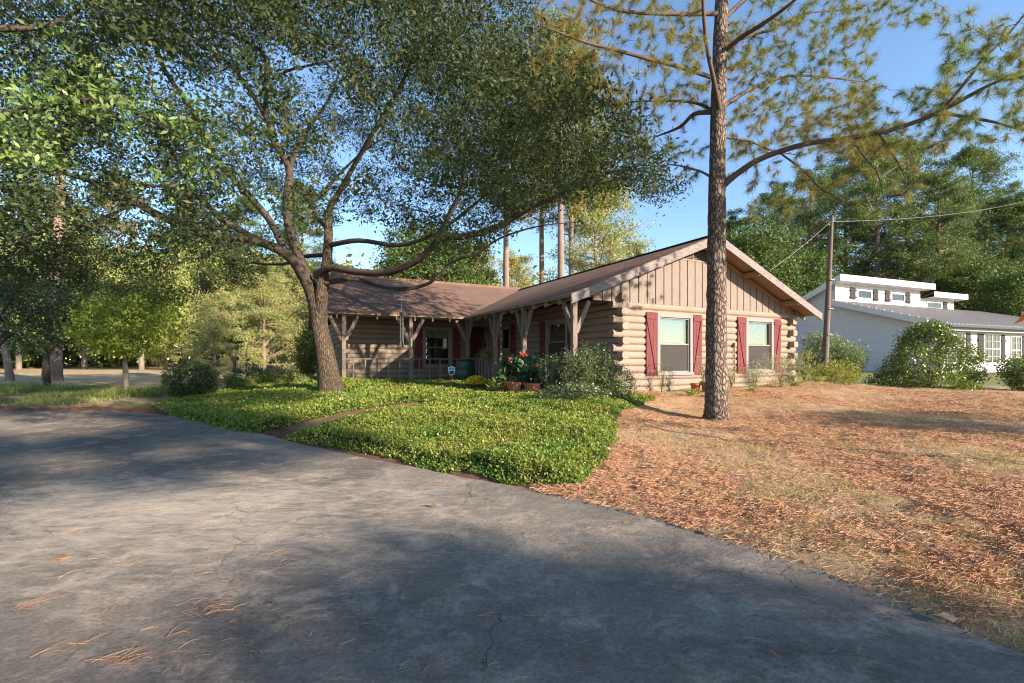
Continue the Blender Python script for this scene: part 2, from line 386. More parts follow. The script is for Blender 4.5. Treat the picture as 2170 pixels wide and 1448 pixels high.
# roof shingles (object space: uses generated course pattern through brick texture in local plan)
def roofmat(name, axis, c1, c2, c3):
    k = NM(name, .9, .15)
    tc = k.node('ShaderNodeTexCoord'); mp = k.node('ShaderNodeMapping')
    if axis: mp.inputs['Rotation'].default_value = (0, 0, R(90))
    k.l.new(tc.outputs['Object'], mp.inputs[0])
    b = k.node('ShaderNodeTexBrick'); b.inputs['Scale'].default_value = 1; b.inputs['Brick Width'].default_value = .3; b.inputs['Row Height'].default_value = .135
    b.inputs['Mortar Size'].default_value = .012; b.inputs['Color1'].default_value = c1 + (1,); b.inputs['Color2'].default_value = c2 + (1,); b.inputs['Mortar'].default_value = tuple(x * .45 for x in c1) + (1,)
    b.inputs['Bias'].default_value = -.1
    k.l.new(mp.outputs[0], b.inputs['Vector'])
    n1 = k.noise(k.coord(), 1.1, 4); n2 = k.noise(k.coord(), 60, 3)
    st = k.noise(k.coord((1, 8, 1) if axis == 0 else (8, 1, 1)), 1.2, 4, .6)
    c = k.mix(k.ramp(n1, [(.4, (0, 0, 0)), (.65, (1, 1, 1))]), b.outputs['Color'], k.mix(.5, b.outputs['Color'], c3))
    c = k.mix(.35, c, k.mix(n2, (.05, .03, .025), c2)); k.color(c)
    k.bump(k.math('ADD', b.outputs['Fac'], k.math('MULTIPLY', n2, -.6)), .5, -.012); return k.m
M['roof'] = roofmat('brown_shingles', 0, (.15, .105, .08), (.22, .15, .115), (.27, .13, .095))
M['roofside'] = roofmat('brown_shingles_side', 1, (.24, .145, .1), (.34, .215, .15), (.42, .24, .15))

k = NM('tan_painted_logs', .75, .25); v = k.coord(); n1 = k.noise(v, 1.5, 4); n2 = k.noise(k.coord((1.5, 1.5, 18)), 4, 5, .6)
k.color(k.mix(k.ramp(n1, [(.3, (0, 0, 0)), (.7, (1, 1, 1))]), k.mix(n2, (.19, .148, .113), (.255, .2, .157)), k.mix(n2, (.25, .198, .155), (.32, .255, .205))))
k.bump(n2, .25, .01); M['log'] = k.m
def wood(name, a, b, sc=(14, 14, 1.2), rough=.8):
    k = NM(name, rough, .2); n = k.noise(k.coord(sc), 2.5, 6, .65); n1 = k.noise(k.coord(), 2, 3)
    k.color(k.mix(k.ramp(n, [(.3, (0, 0, 0)), (.7, (1, 1, 1))]), a, b)); k.bump(n, .3, .004); return k.m
M['siding'] = wood('weathered_board_siding', (.165, .135, .115), (.25, .21, .185))
M['post'] = wood('weathered_post_wood', (.135, .103, .086), (.22, .175, .15))
M['fascia'] = wood('weathered_fascia_wood', (.13, .112, .106), (.27, .235, .225), (2, 2, 14))
M['trim'] = plain('window_trim_paint', (.24, .21, .205), .7, .3, .1, 6, .2)
M['shutter'] = wood('red_shutter_paint', (.11, .028, .03), (.175, .052, .052))
M['soffit'] = wood('soffit_planks', (.25, .16, .1), (.33, .215, .135), (1, 10, 1))
M['gap'] = plain('dark_gap', (.02, .015, .012))
M['metal'] = plain('grey_window_frame', (.2, .19, .18), .45, .5)
M['screen'] = plain('insect_screen', (.055, .052, .05), .9, .1, .1)
M['blind'] = plain('cream_blind', (.36, .4, .31), .9, .1, .06, 8)
M['curtain'] = plain('ochre_curtain', (.42, .27, .11), .9, .1, .2, 8)
M['door'] = wood('dark_red_door', (.05, .015, .012), (.09, .025, .02))
M['brick'] = plain('dark_brick', (.1, .06, .045), .9, .1, .3, 14)
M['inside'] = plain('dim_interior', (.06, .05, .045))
M['concrete'] = plain('porch_concrete', (.25, .22, .19), .9, .1)
def glass(name, tint=(1, 1, 1), refl=1.0):
    k = NM(name); k.n.remove(k.b)
    fr = k.node('ShaderNodeFresnel'); fr.inputs[0].default_value = 1.6
    g = k.node('ShaderNodeBsdfGlossy'); g.inputs['Roughness'].default_value = .01
    t = k.node('ShaderNodeBsdfTransparent'); t.inputs[0].default_value = tint + (1,)
    mx = k.node('ShaderNodeMixShader'); k.l.new(k.math('ADD', k.math('MULTIPLY', fr.outputs[0], refl), .06), mx.inputs[0]); k.l.new(t.outputs[0], mx.inputs[1]); k.l.new(g.outputs[0], mx.inputs[2])
    k.l.new(mx.outputs[0], k.out.inputs[0]); return k.m
M['glass'] = glass('window_glass', (.85, .88, .86), .7)
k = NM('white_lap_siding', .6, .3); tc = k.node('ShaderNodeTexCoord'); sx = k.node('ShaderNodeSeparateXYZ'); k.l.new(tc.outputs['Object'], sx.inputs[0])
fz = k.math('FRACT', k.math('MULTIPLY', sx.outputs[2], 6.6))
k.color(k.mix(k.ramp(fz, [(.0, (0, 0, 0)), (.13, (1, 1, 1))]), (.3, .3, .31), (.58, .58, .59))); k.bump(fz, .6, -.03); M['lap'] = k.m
M['white'] = plain('white_trim_paint', (.58, .58, .58), .5, .4, .03)
k = NM('grey_ribbed_metal_roof', .5, .4); tc = k.node('ShaderNodeTexCoord'); sx = k.node('ShaderNodeSeparateXYZ'); k.l.new(tc.outputs['Object'], sx.inputs[0])
fx = k.math('FRACT', k.math('MULTIPLY', sx.outputs[0], 3.3)); k.color(k.mix(k.noise(k.coord(), 1.5), (.1, .095, .09), (.16, .15, .14)))
k.bump(k.ramp(fx, [(0, (0, 0, 0)), (.06, (1, 1, 1)), (.12, (0, 0, 0))]), .8, .03); M['metalroof'] = k.m
M['darkshutter'] = wood('charcoal_shutter_wood', (.02, .02, .02), (.06, .057, .055))
M['black'] = plain('black_metal', (.02, .02, .02), .4, .5)
M['chrome'] = plain('chime_metal', (.06, .06, .06), .5, .5)
M['pole'] = wood('utility_pole_wood', (.08, .06, .05), (.19, .15, .12), (10, 10, 1))
M['barrel'] = plain('green_barrel_plastic', (.035, .07, .06), .5, .4)
M['terra'] = plain('terracotta', (.42, .15, .07), .85, .2)
M['stone'] = plain('edging_stone', (.2, .15, .11), .9, .1, .4, 6, .8, 12)
M['plaque'] = plain('plaque_green', (.1, .2, .09), .6, .3)
M['blue'] = plain('sign_blue', (.02, .3, .65), .5, .4, .03); M['signwhite'] = plain('sign_white', (.8, .8, .8), .5, .3, .02); M['signdark'] = plain('sign_navy', (.01, .015, .03), .5, .3)
M['cord'] = plain('wire_grey', (.3, .28, .26), .6)
M['wicker'] = plain('coir_basket', (.2, .12, .06), .95, .1, .4, 20)
M['bed'] = plain('dark_leaf_mould', (.03, .04, .014), .95, .05, .5, 12)

# ------------------------------------------------------------------ terrain
def gp(px, py, z=0.0):
    d = (CH - z) * F / (py - HOR); return ((px - CX) / F * d, d)
edge = [(-34, 13.5), (-20, 12.6)] + [gp(*q) for q in ((60, 872), (160, 870), (300, 873), (380, 884), (470, 902), (560, 920), (620, 937), (760, 968), (880, 990), (1000, 1015), (1120, 1035), (1240, 1062), (1370, 1092), (1500, 1130), (1640, 1175), (1800, 1232), (1990, 1310), (2170, 1388))] + [(2.55, 1.5), (2.8, -1), (3.0, -14)]
drive = edge + [(-34, -14)]
CTRL = np.array([(4.06, 9.15, .13), (2.7, 11.7, .5), (9.3, 15.2, .58), (5.5, 13, .52), (26, 28, .48), (20, 24, .42), (30, 33, .5), (15, 12, .22), (8, 4, .1), (14, 4, .12), (25, 12, .2), (40, 30, .5), (12, 25, .45), (11.5, 17, .45), (15, 16.5, .28), (19, 17, .25), (12, 14, .35), (9, 10, .2),
                 (-5, 14.3, .6), (-1, 14, .52), (.9, 10.8, .44), (-4.9, 12.4, .36), (-2, 9, .2), (0, 7, .15), (-10, 13, .02), (-16, 15, 0), (-14, 20, .0), (-20, 30, .1), (-8, 17, .45), (-9, 22, .4), (-30, 40, .3), (-20, 60, .6), (0, 22, .7), (5, 35, .6), (20, 60, .5), (3, 5.5, .08), (-7, 11, .2)])
HA = R(27.3)
def toH(x, y):
    dx = x - 2.70; dy = y - 11.75; return dx * math.cos(HA) + dy * math.sin(HA), -dx * math.sin(HA) + dy * math.cos(HA)
def G(x, y):
    x = np.asarray(x, float); y = np.asarray(y, float)
    num = np.zeros(x.shape); den = np.zeros(x.shape)
    for cx, cy, cz in CTRL:
        w = 1 / ((x - cx) ** 2 + (y - cy) ** 2 + .3) ** 1.6; num += w * cz; den += w
    z = num / den
    s = -sdf(drive, x, y)                       # >0 outside driveway
    z = z * sstep(0, 2.2, s) + .03 * sstep(.02, .2, s)
    z = z + (.05 * (vnoise(x * 1.3, y * 1.3) - .5) + .03 * (vnoise(x * 4, y * 4) - .5) + .035 * (vnoise(x * 7.3, y * 7.3) - .5) * vnoise(x * .8, y * .8)) * sstep(.1, .8, s)
    return np.where(s < 0, -.035, np.where(s < .08, -.035 + s / .08 * .05, z))
def g1(x, y): return float(G(np.array([x]), np.array([y]))[0])

def axis(lo, hi, flo, fhi, st):
    a = list(np.arange(flo, fhi, st)); s = st
    p = flo
    left = []
    while p > lo: s *= 1.25; p -= s; left.append(p)
    s = st; p = a[-1]; right = []
    while p < hi: s *= 1.25; p += s; right.append(p)
    return np.array(left[::-1] + a + right)
gx = axis(-900, 900, -13, 15, .07); gy = axis(-120, 1200, 1, 19, .07)
GX, GY = np.meshgrid(gx, gy); fx_, fy_ = GX.ravel(), GY.ravel(); gz = G(fx_, fy_)
nx, ny = len(gx), len(gy)
ii = (np.arange(ny - 1)[:, None] * nx + np.arange(nx - 1)[None, :]).ravel()
me = np_mesh('ground', np.stack([fx_, fy_, gz], 1), 4, np.stack([ii, ii + 1, ii + nx + 1, ii + nx], 1), smooth=True)
zone = np.zeros((len(fx_), 4), np.float32); zone[:, 3] = 1
hs, ht = toH(fx_, fy_); nse = vnoise(fx_ * .7, fy_ * .7); nf = vnoise(fx_ * 3, fy_ * 3)
straw_w = sstep(0.3, 1.5, fx_) * sstep(17, 9.5, fx_ + (nse - .5) * 6) * sstep(22, 14, fy_ + (nse - .5) * 4)
straw_w *= .35 + .65 * sstep(.25, .6, nse + .25 * (nf - .5) + .3 * np.exp(-((fx_ - 5.5) ** 2 + (fy_ - 9.5) ** 2) / 12))
zone[:, 0] = straw_w
green_w = sstep(11, 16, fx_) * sstep(16.8, 20, fy_) * .75 + sstep(-7, -9, fx_) * sstep(12.3, 13.2, fy_) * sstep(20, 16.5, fy_ + nse * 2) * sstep(.3, .7, nse + .2 * nf) * .8
zone[:, 1] = np.clip(green_w, 0, 1)
s_d = -sdf(drive, fx_, fy_)
zone[:, 2] = np.clip(sstep(1.1, .2, s_d) * sstep(-2.5, -4, fx_) + sstep(.4, .1, s_d) * .95 * sstep(.9, .3, fx_), 0, 1)
zone[:, 2] = np.maximum(zone[:, 2], sstep(.6, .4, linedist([(-4.5, 8.0), (-3.9, 8.5), (-2.9, 9.7), (-2.3, 10.7)], fx_, fy_)) * (fy_ > 7.6) * .8)
ca = me.color_attributes.new('zone', 'FLOAT_COLOR', 'POINT'); ca.data.foreach_set('color', zone.ravel())
tag(obj_from_mesh('ground', me, M['ground']), kind='structure')
# driveway sheet, finely cut edge
me = bpy.data.meshes.new('driveway'); import bmesh
bm = bmesh.new(); ed = []
for (ax, ay), (bx, by) in zip(edge[:-1], edge[1:]):
    n = max(1, int(math.hypot(bx - ax, by - ay) / .12)) if abs(ax) < 14 and ay > 0 else 2
    for i in range(n):
        t = i / n; jx = (float(vnoise(np.array([ax * 9 + t * 20]), np.array([ay * 3]))[0]) - .5) * .06
        ed.append((ax + (bx - ax) * t, ay + (by - ay) * t + jx))
vs = [bm.verts.new((x, y, 0)) for x, y in ed + [(3.0, -14), (-34, -14)]]
vb = [bm.verts.new((x, y, -.03)) for x, y in ed + [(3.0, -14), (-34, -14)]]
bm.faces.new(vs)
for i in range(len(vs)):
    j = (i + 1) % len(vs); bm.faces.new((vs[i], vb[i], vb[j], vs[j]))
bmesh.ops.triangulate(bm, faces=[f for f in bm.faces if len(f.verts) > 4])
bmesh.ops.recalc_face_normals(bm, faces=bm.faces); bm.to_mesh(me); bm.free()
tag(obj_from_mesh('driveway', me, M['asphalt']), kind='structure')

# ------------------------------------------------------------------ the log house
house = empty('log_house', (2.70, 11.75, 0), HA, 'tan log cabin house with brown shingle roof, red shutters and a covered porch', 'house')
SL = .4; RZ = 4.75; EZ = 2.83; TH = .07
def part(name, mb, mat, parent=None, **k): return mb.build(name, mat, parent or house, **k)
LH = .184; Z0 = .45
def log_course(mb, a, b, z0, along, line, out, h=LH, dep=.16):
    "along 'x' or 'y'; wall outer plane at coordinate line; out = +-1 outward direction"
    n = 7; prof = [(-dep, .002), (.0, .002)] + [(.045 * math.sin(math.pi * q / 6) ** .6, h * q / 6) for q in range(1, 6)] + [(0, h - .003), (-dep, h - .003)]
    bi = len(mb.v); m = len(prof)
    for t in (a, b):
        for d, z in prof:
            mb.v.append((t, line + out * d, z0 + z) if along == 'x' else (line + out * d, t, z0 + z))
    for q in range(m):
        r = (q + 1) % m; mb.f.append((bi + q, bi + r, bi + m + r, bi + m + q))
    mb.f.append(tuple(range(bi, bi + m))); mb.f.append(tuple(range(bi + m, bi + 2 * m)))
def log_wall(along, line, out, a, b, ext_a, ext_b, parity, openings, n=13, label=None):
    mb = MB()
    for i in range(n):
        z = Z0 + i * LH; zc = z + LH / 2
        e = (i % 2) == parity
        s0 = a - ext_a * random.uniform(.9, 1.1) if e else a + (.165 if ext_a else 0); s1 = b + ext_b * random.uniform(.9, 1.1) if e else b - (.165 if ext_b else 0)
        segs = [(s0, s1)]
        for (oa, ob, oz0, oz1) in openings:
            if oz0 + .03 < zc < oz1 - .03:
                ns = []
                for (p, q) in segs:
                    if ob <= p or oa >= q: ns.append((p, q)); continue
                    if oa > p: ns.append((p, oa))
                    if ob < q: ns.append((ob, q))
                segs = ns
        for p, q in segs: log_course(mb, p, q, z, along, line, out)
    return part('log_wall', mb, M['log'])
WF = [(1.27, 2.6, .92, 2.59), (4.86, 6.18, .94, 2.61)]
inset = .1
def opn(w): return (w[0] + .1, w[1] - .1, w[2] + .09, w[3] - .09)
WS = [(2.2, 3.45, 1.2, 2.56), (5.92, 6.84, 1.66, 2.61)]
WM = (-2.72, -1.52, 1.0, 2.61)
DOOR = (-.98, -.06, .6, 2.62)
log_wall('x', 0, -1, 0, 7.15, .2, .22, 0, [opn(w) for w in WF])
log_wall('y', 0, -1, 0, 8.1, .2, 0, 1, [opn(w) for w in WS], n=14)
log_wall('x', 8.1, -1, -5.62, 0, .24, 0, 0, [opn(WM), (DOOR[0], DOOR[1], DOOR[2], DOOR[3])], n=16)
log_wall('y', 7.15, 1, 0, 15.0, .2, .2, 1, [])
log_wall('y', -5.62, -1, 8.1, 15.0, .24, .2, 1, [])
log_wall('x', 15.0, 1, -5.62, 7.15, .2, .2, 0, [])
# foundation / porch floor
mb = MB(); mb.box(.02, 7.13, .02, 14.9, -.3, Z0 - .004); mb.box(-5.58, .0, 8.12, 14.9, -.3, Z0 - .004); part('foundation', mb, M['concrete'])
mb = MB(); mb.box(-1.7, -.003, -.3, 8.06, .1, .62); mb.box(-5.9, -1.7, 6.1, 8.05, .1, .62); part('porch_floor', mb, M['concrete'])
# inner partition walls keep the rooms dim
mb = MB(); mb.box(.2, 6.9, 3.6, 3.66, .45, 3.2); mb.box(-5.4, 6.9, 11.5, 11.56, .45, 3.2); mb.box(2.2, 2.26, 3.7, 11.4, .45, 3.2); mb.box(-5.4, 6.95, .2, 14.7, 3.3, 3.33)
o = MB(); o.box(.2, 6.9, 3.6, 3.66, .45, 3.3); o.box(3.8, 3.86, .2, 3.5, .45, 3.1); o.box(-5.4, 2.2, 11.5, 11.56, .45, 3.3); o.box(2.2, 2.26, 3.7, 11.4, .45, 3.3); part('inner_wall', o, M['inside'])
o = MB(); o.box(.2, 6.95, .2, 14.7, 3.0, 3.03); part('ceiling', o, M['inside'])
# gable siding boards
def rz(x): return RZ - SL * abs(x - 2.95) - TH - .05
mb = MB(); mb.prism([(-.8, .0, 2.83), (7.15, .0, 2.83), (7.15, .0, rz(7.15)), (2.95, .0, rz(2.95)), (-.8, .0, rz(-.8))], (0, .06, 0)); part('gable_backing', mb, M['gap'])
mb = MB(); x = -.22 - 2 * .296; bw = .296
while x < 7.3:
    x1 = min(x + bw - .032, 7.36); zt0, zt1 = rz(x), rz(x1)
    if x < 2.95 < x1: poly = [(x, -.001, 2.815), (x1, -.001, 2.815), (x1, -.001, min(zt1, 4.1)), (x, -.001, min(zt0, 4.1))]
    elif min(zt0, zt1) > 4.1: poly = [(x, -.001, 2.815), (x1, -.001, 2.815), (x1, -.001, 4.1), (x, -.001, 4.1)]
    elif max(zt0, zt1) > 4.1 and min(zt0, zt1) < 4.1:
        xc = 2.95 - (rz(2.95) - 4.1) / SL if x < 2.95 else 2.95 + (rz(2.95) - 4.1) / SL
        poly = [(x, -.001, 2.815), (x1, -.001, 2.815), (x1, -.001, min(zt1, 4.1)), (xc, -.001, 4.1), (x, -.001, min(zt0, 4.1))]
    else: poly = [(x, -.001, 2.815), (x1, -.001, 2.815), (x1, -.001, zt1), (x, -.001, zt0)]
    mb.prism(poly, (0, -.028 - random.uniform(0, .004), 0)); x += bw
part('gable_siding', mb, M['siding'])
mb = MB(); z = 4.135
while z < 4.6:
    hw = (rz(2.95) - z - .03) / SL
    if hw > .05: mb.quadbox([(2.95 - hw, -.03, z), (2.95 + hw, -.03, z), (2.95 + hw, .02, z + .03), (2.95 - hw, .02, z + .03), (2.95 - hw, -.03, z + .008), (2.95 + hw, -.03, z + .008), (2.95 + hw, .02, z + .038), (2.95 - hw, .02, z + .038)])
    z += .042
hw = (rz(2.95) - 4.1) / SL
mb.box(2.95 - hw, 2.95 + hw, -.045, -.002, 4.1, 4.13); mb.box(2.62, 2.65, -.04, -.001, 4.13, 4.46); part('gable_vent', mb, M['log'])
# inner frieze boards along the slope
mb = MB()
for sgn in (-1, 1):
    xe = 2.95 + sgn * (4.0 if sgn > 0 else 3.0)
    mb.bar((2.95 + sgn * .02, -.05, rz(2.95) - .06), (xe, -.05, rz(xe) - .06), .035, .1)
part('frieze_board', mb, M['soffit'])
# roof: plan polygons (x,y) -> z
def roof_z(face, x, y): return {'L': RZ - SL * (2.95 - x), 'R': RZ - SL * (x - 2.95), 'M': RZ - SL * (10.7 - y), 'B': RZ - SL * (y - 10.7)}[face]
faces = {'L': [(-1.85, -.6), (2.95, -.6), (2.95, 10.7), (-1.85, 5.9)], 'R': [(2.95, -.6), (7.75, -.6), (7.75, 15.5), (2.95, 10.7)],
         'M': [(-6.3, 5.9), (-1.85, 5.9), (2.95, 10.7), (-6.3, 10.7)], 'B': [(-6.3, 10.7), (2.95, 10.7), (7.75, 15.5), (-6.3, 15.5)]}
for f, pl in faces.items():
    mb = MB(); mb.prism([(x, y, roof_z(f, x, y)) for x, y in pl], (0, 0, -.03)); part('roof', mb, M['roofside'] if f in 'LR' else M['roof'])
    mb = MB(); sk = [(x * .999, y, roof_z(f, x, y) - .032) for x, y in pl]; mb.prism(sk, (0, 0, -.035)); part('soffit', mb, M['soffit'])
mb = MB(); mb.bar((2.95, -.62, RZ + .005), (2.95, 10.7, RZ + .005), .22, .02); mb.bar((-6.32, 10.7, RZ + .005), (2.95, 10.7, RZ + .005), .02, .2); part('ridge_cap', mb, M['roof'])
for sgn in (-1, 1):   # rake fascia boards
    xe = 2.95 + sgn * 4.82; mb = MB()
    mb.quadbox([(2.95, -.64, RZ - .03 - .2), (xe, -.64, EZ - .03 - .2), (xe, -.6, EZ - .03 - .2), (2.95, -.6, RZ - .03 - .2), (2.95, -.64, RZ - .012), (xe, -.64, EZ - .012), (xe, -.6, EZ - .012), (2.95, -.6, RZ - .012)])
    part('fascia_board', mb, M['fascia'])
mb = MB(); mb.quadbox([(-6.34, 5.88, EZ - .22), (-6.3, 5.88, EZ - .22), (-6.3, 10.7, RZ - .22), (-6.34, 10.7, RZ - .22), (-6.34, 5.88, EZ - .01), (-6.3, 5.88, EZ - .01), (-6.3, 10.7, RZ - .01), (-6.34, 10.7, RZ - .01)]); part('fascia_board', mb, M['fascia'])
for xo in (-1.35, .9, 4.75, 6.6):
    zz = RZ - SL * abs(xo - 2.95) - .15; mb = MB(); mb.box(xo - .05, xo + .05, -.598, -.032, zz - .1, zz + .04); part('outlooker', mb, M['soffit'])
# rafter tails
def tail(p, d):
    mb = MB(); x, y = p
    if d == 'x':
        mb.quadbox([(x, y - .022, EZ - .2), (x + 1.6, y - .022, EZ + .64 - .2), (x + 1.6, y + .022, EZ + .64 - .2), (x, y + .022, EZ - .2), (x, y - .022, EZ - .072), (x + 1.6, y - .022, EZ + .64 - .072), (x + 1.6, y + .022, EZ + .64 - .072), (x, y + .022, EZ - .072)])
    elif d == '-x':
        mb.quadbox([(x, y - .022, EZ - .2), (x - .5, y - .022, EZ + .2 - .2), (x - .5, y + .022, EZ + .2 - .2), (x, y + .022, EZ - .2), (x, y - .022, EZ - .072), (x - .5, y - .022, EZ + .2 - .072), (x - .5, y + .022, EZ + .2 - .072), (x, y + .022, EZ - .072)])
    else:
        mb.quadbox([(x - .022, y, EZ - .2), (x + .022, y, EZ - .2), (x + .022, y + 1.9, EZ + .76 - .2), (x - .022, y + 1.9, EZ + .76 - .2), (x - .022, y, EZ - .072), (x + .022, y, EZ - .072), (x + .022, y + 1.9, EZ + .76 - .072), (x - .022, y + 1.9, EZ + .76 - .072)])
    part('rafter_tail', mb, M['post'])
y = -.05
while y < 5.8: tail((-1.84, y), 'x'); y += .61
x = -6.05
while x < -1.9: tail((x, 5.91), 'y'); x += .61
for y in np.arange(-.1, 8, .61): tail((7.74, float(y)), '-x')
# porch beams and posts
mb = MB(); mb.box(-1.7, -1.62, -.55, 6.1, EZ - .11, EZ - .045); part('porch_beam', mb, M['post'])
mb = MB(); mb.box(-6.2, -1.71, 6.04, 6.1, EZ - .11, EZ - .045); part('porch_beam', mb, M['post'])
def post(x, y, dirs, lab=None):
    mb = MB(); w = .062; mb.box(x - w, x + w, y - w, y + w, .3, EZ - .05); p = part('porch_post', mb, M['post'], bevel=.006)
    for dx, dy in dirs:
        b = MB(); b.bar((x + dx * .055, y + dy * .055, EZ - .86), (x + dx * .42, y + dy * .42, EZ - .12), .07, .105, (dx, dy, 0) if False else (0, 0, 1)); b.build('brace', M['post'], p)
    return p
post(-5.83, 6.07, [(1, 0), (-1, 0)]); post(-3.71, 6.07, [(1, 0), (-1, 0)]); post(-1.68, 6.07, [(-1, 0), (0, -1)])
post(-1.66, 3.8, [(0, 1), (0, -1)]); post(-1.66, 1.96, [(0, 1), (0, -1)]); post(-1.66, -.42, [(0, 1), (1, 0)])
def railing(a, b, bw, step, axis_, line, top=1.385, lo=.55):
    mb = MB()
    if axis_ == 'x': mb.box(a, b, line - .045, line + .045, top - .035, top)
    else: mb.box(line - .045, line + .045, a, b, top - .035, top)
    r = part('railing', mb, M['post']); t = a + step * .6
    while t < b - .05:
        m = MB()
        if axis_ == 'x': m.box(t - bw / 2, t + bw / 2, line - .018, line + .018, lo, top - .036)
        else: m.box(line - .018, line + .018, t - bw / 2, t + bw / 2, lo, top - .036)
        m.build('baluster', M['post'], r); t += step
railing(-5.76, -3.78, .04, .365, 'x', 6.07); railing(-3.64, -1.75, .04, .365, 'x', 6.07)
railing(3.88, 5.99, .13, .26, 'y', -1.66); railing(-.34, 1.88, .13, .26, 'y', -1.66, .5 + .78)
# windows
def window(axis_, line, out, w, screen=True, blind=.45, curtain=True, mull=True):
    a, b, z0, z1 = w; T = .105
    def bx(mb, s0, s1, d0, d1, za, zb):
        "d measured outward from wall plane"
        lo, hi = sorted((line + out * d0, line + out * d1))
        if axis_ == 'x': mb.box(s0, s1, lo, hi, za, zb)
        else: mb.box(lo, hi, s0, s1, za, zb)
    tr = MB(); bx(tr, a, b, -.02, .075, z1 - T, z1); bx(tr, a - .02, b + .02, -.02, .09, z0, z0 + T * .8)
    bx(tr, a, a + T, -.02, .072, z0 + T * .8 + .001, z1 - T - .001); bx(tr, b - T, b, -.02, .072, z0 + T * .8 + .001, z1 - T - .001)
    win = part('window', tr, M['trim'], bevel=.005)
    ia, ib, iz0, iz1 = a + T + .001, b - T - .001, z0 + T * .8 + .001, z1 - T - .001; zm = (iz0 + iz1) / 2 + .02
    f = MB(); fw = .03
    bx(f, ia, ib, -.03, .03, iz1 - fw, iz1); bx(f, ia, ib, -.03, .03, iz0, iz0 + fw); bx(f, ia, ia + fw, -.03, .029, iz0 + fw, iz1 - fw); bx(f, ib - fw, ib, -.03, .029, iz0 + fw, iz1 - fw)
    if mull: bx(f, ia + fw, ib - fw, -.02, .035, zm - .018, zm + .018)
    f.build('frame', M['metal'], win)
    g = MB(); bx(g, ia + fw, ib - fw, -.016, -.010, iz0 + fw, iz1 - fw); g.build('pane', M['glass'], win)
    if screen:
        s = MB(); bx(s, ia + fw + .002, ib - fw - .002, .004, .008, iz0 + fw, zm - .02); s.build('insect_screen', M['screen'], win)
    if blind:
        s = MB(); zb = iz1 - (iz1 - iz0) * blind; n = 5
        for q in range(n):
            za = zb + (iz1 - zb) * q / n; bx(s, ia + .03, ib - .16 if curtain else ib - .03, -.075 - .012 * (q % 2), -.068 + .004 * (q % 2), za, za + (iz1 - zb) / n - .001)
        s.build('blind', M['blind'], win)
    if curtain:
        s = MB(); bx(s, ib - .17, ib - .09, -.1, -.085, iz0, iz1); s.build('curtain', M['curtain'], win)
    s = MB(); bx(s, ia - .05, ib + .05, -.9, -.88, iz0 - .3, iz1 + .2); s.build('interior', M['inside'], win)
    return win
def shutter(axis_, line, out, a, b, z0, z1, flip, zbrace=True):
    def pt(s, d, z): return (s, line + out * d, z) if axis_ == 'x' else (line + out * d, s, z)
    def bx(mb, s0, s1, d0, d1, za, zb):
        lo, hi = sorted((line + out * d0, line + out * d1))
        if axis_ == 'x': mb.box(s0, s1, lo, hi, za, zb)
        else: mb.box(lo, hi, s0, s1, za, zb)
    mb = MB(); n = 3; w = (b - a) / n
    for i in range(n): bx(mb, a + i * w + .003, a + (i + 1) * w - .003, .048, .07, z0 + random.uniform(-.004, .004), z1 + random.uniform(-.004, .004))
    s = part('shutter', mb, M['shutter'])
    for za in (z1 - .18, z0 + .08):
        r = MB(); bx(r, a - .005, b + .005, .0705, .092, za, za + .1); r.build('rail', M['shutter'], s)
    if zbrace:
        g = MB(); p0, p1 = ((a + .03, z1 - .19), (b - .05, z0 + .19)) if flip else ((b - .03, z1 - .19), (a + .05, z0 + .19))
        g.bar(pt(p0[0], .079, p0[1]), pt(p1[0], .079, p1[1]), .016, .055) if False else None
        ww = .03; A0, A1 = p0, p1
        def q(s_, z_, d): return pt(s_, d, z_)
        g.quadbox([q(A0[0] - ww, A0[1], .0705), q(A0[0] + ww, A0[1], .0705), q(A1[0] + ww, A1[1], .0705), q(A1[0] - ww, A1[1], .0705), q(A0[0] - ww, A0[1], .09), q(A0[0] + ww, A0[1], .09), q(A1[0] + ww, A1[1], .09), q(A1[0] - ww, A1[1], .09)])
        g.build('brace', M['shutter'], s)
for i, w in enumerate(WF):
    window('x', 0, -1, w)
    shutter('x', 0, -1, w[0] - .385, w[0] - .015, w[2], w[3] + .01, True); shutter('x', 0, -1, w[1] + .015, w[1] + .36, w[2], w[3] + .01, False)
window('y', 0, -1, WS[0], curtain=False); shutter('y', 0, -1, WS[0][0] - .34, WS[0][0] - .02, 1.2, 2.56, True); shutter('y', 0, -1, WS[0][1] + .02, WS[0][1] + .34, 1.2, 2.56, False)
window('y', 0, -1, WS[1], False, 0, False, False); shutter('y', 0, -1, WS[1][0] - .4, WS[1][0] - .02, 1.6, 2.62, True); shutter('y', 0, -1, WS[1][1] + .02, WS[1][1] + .3, 1.6, 2.62, False)
window('x', 8.1, -1, WM, False, .22, False); shutter('x', 8.1, -1, WM[0] - .32, WM[0] - .02, WM[2], WM[3], True, False); shutter('x', 8.1, -1, WM[1] + .02, WM[1] + .32, WM[2], WM[3], False, False)
mb = MB(); mb.box(DOOR[0] + .09, DOOR[1] - .0, 8.12, 8.17, .6, DOOR[3] - .08); d = part('door', mb, M['door'])
for (a, b) in ((.75, 1.35), (1.5, 2.4)):
    for (c_, e) in ((DOOR[0] + .2, DOOR[0] + .46), (DOOR[0] + .56, DOOR[0] + .82)):
        m = MB(); m.box(c_, e, 8.105, 8.119, a, b); m.build('panel', M['door'], d)
m = MB(); m.lathe([(.0, -.03), (.028, -.02), (.03, 0), (.02, .02), (0, .03)], 10, (DOOR[0] + .14, 8.09, 1.55)); m.build('handle', M['chrome'], d)
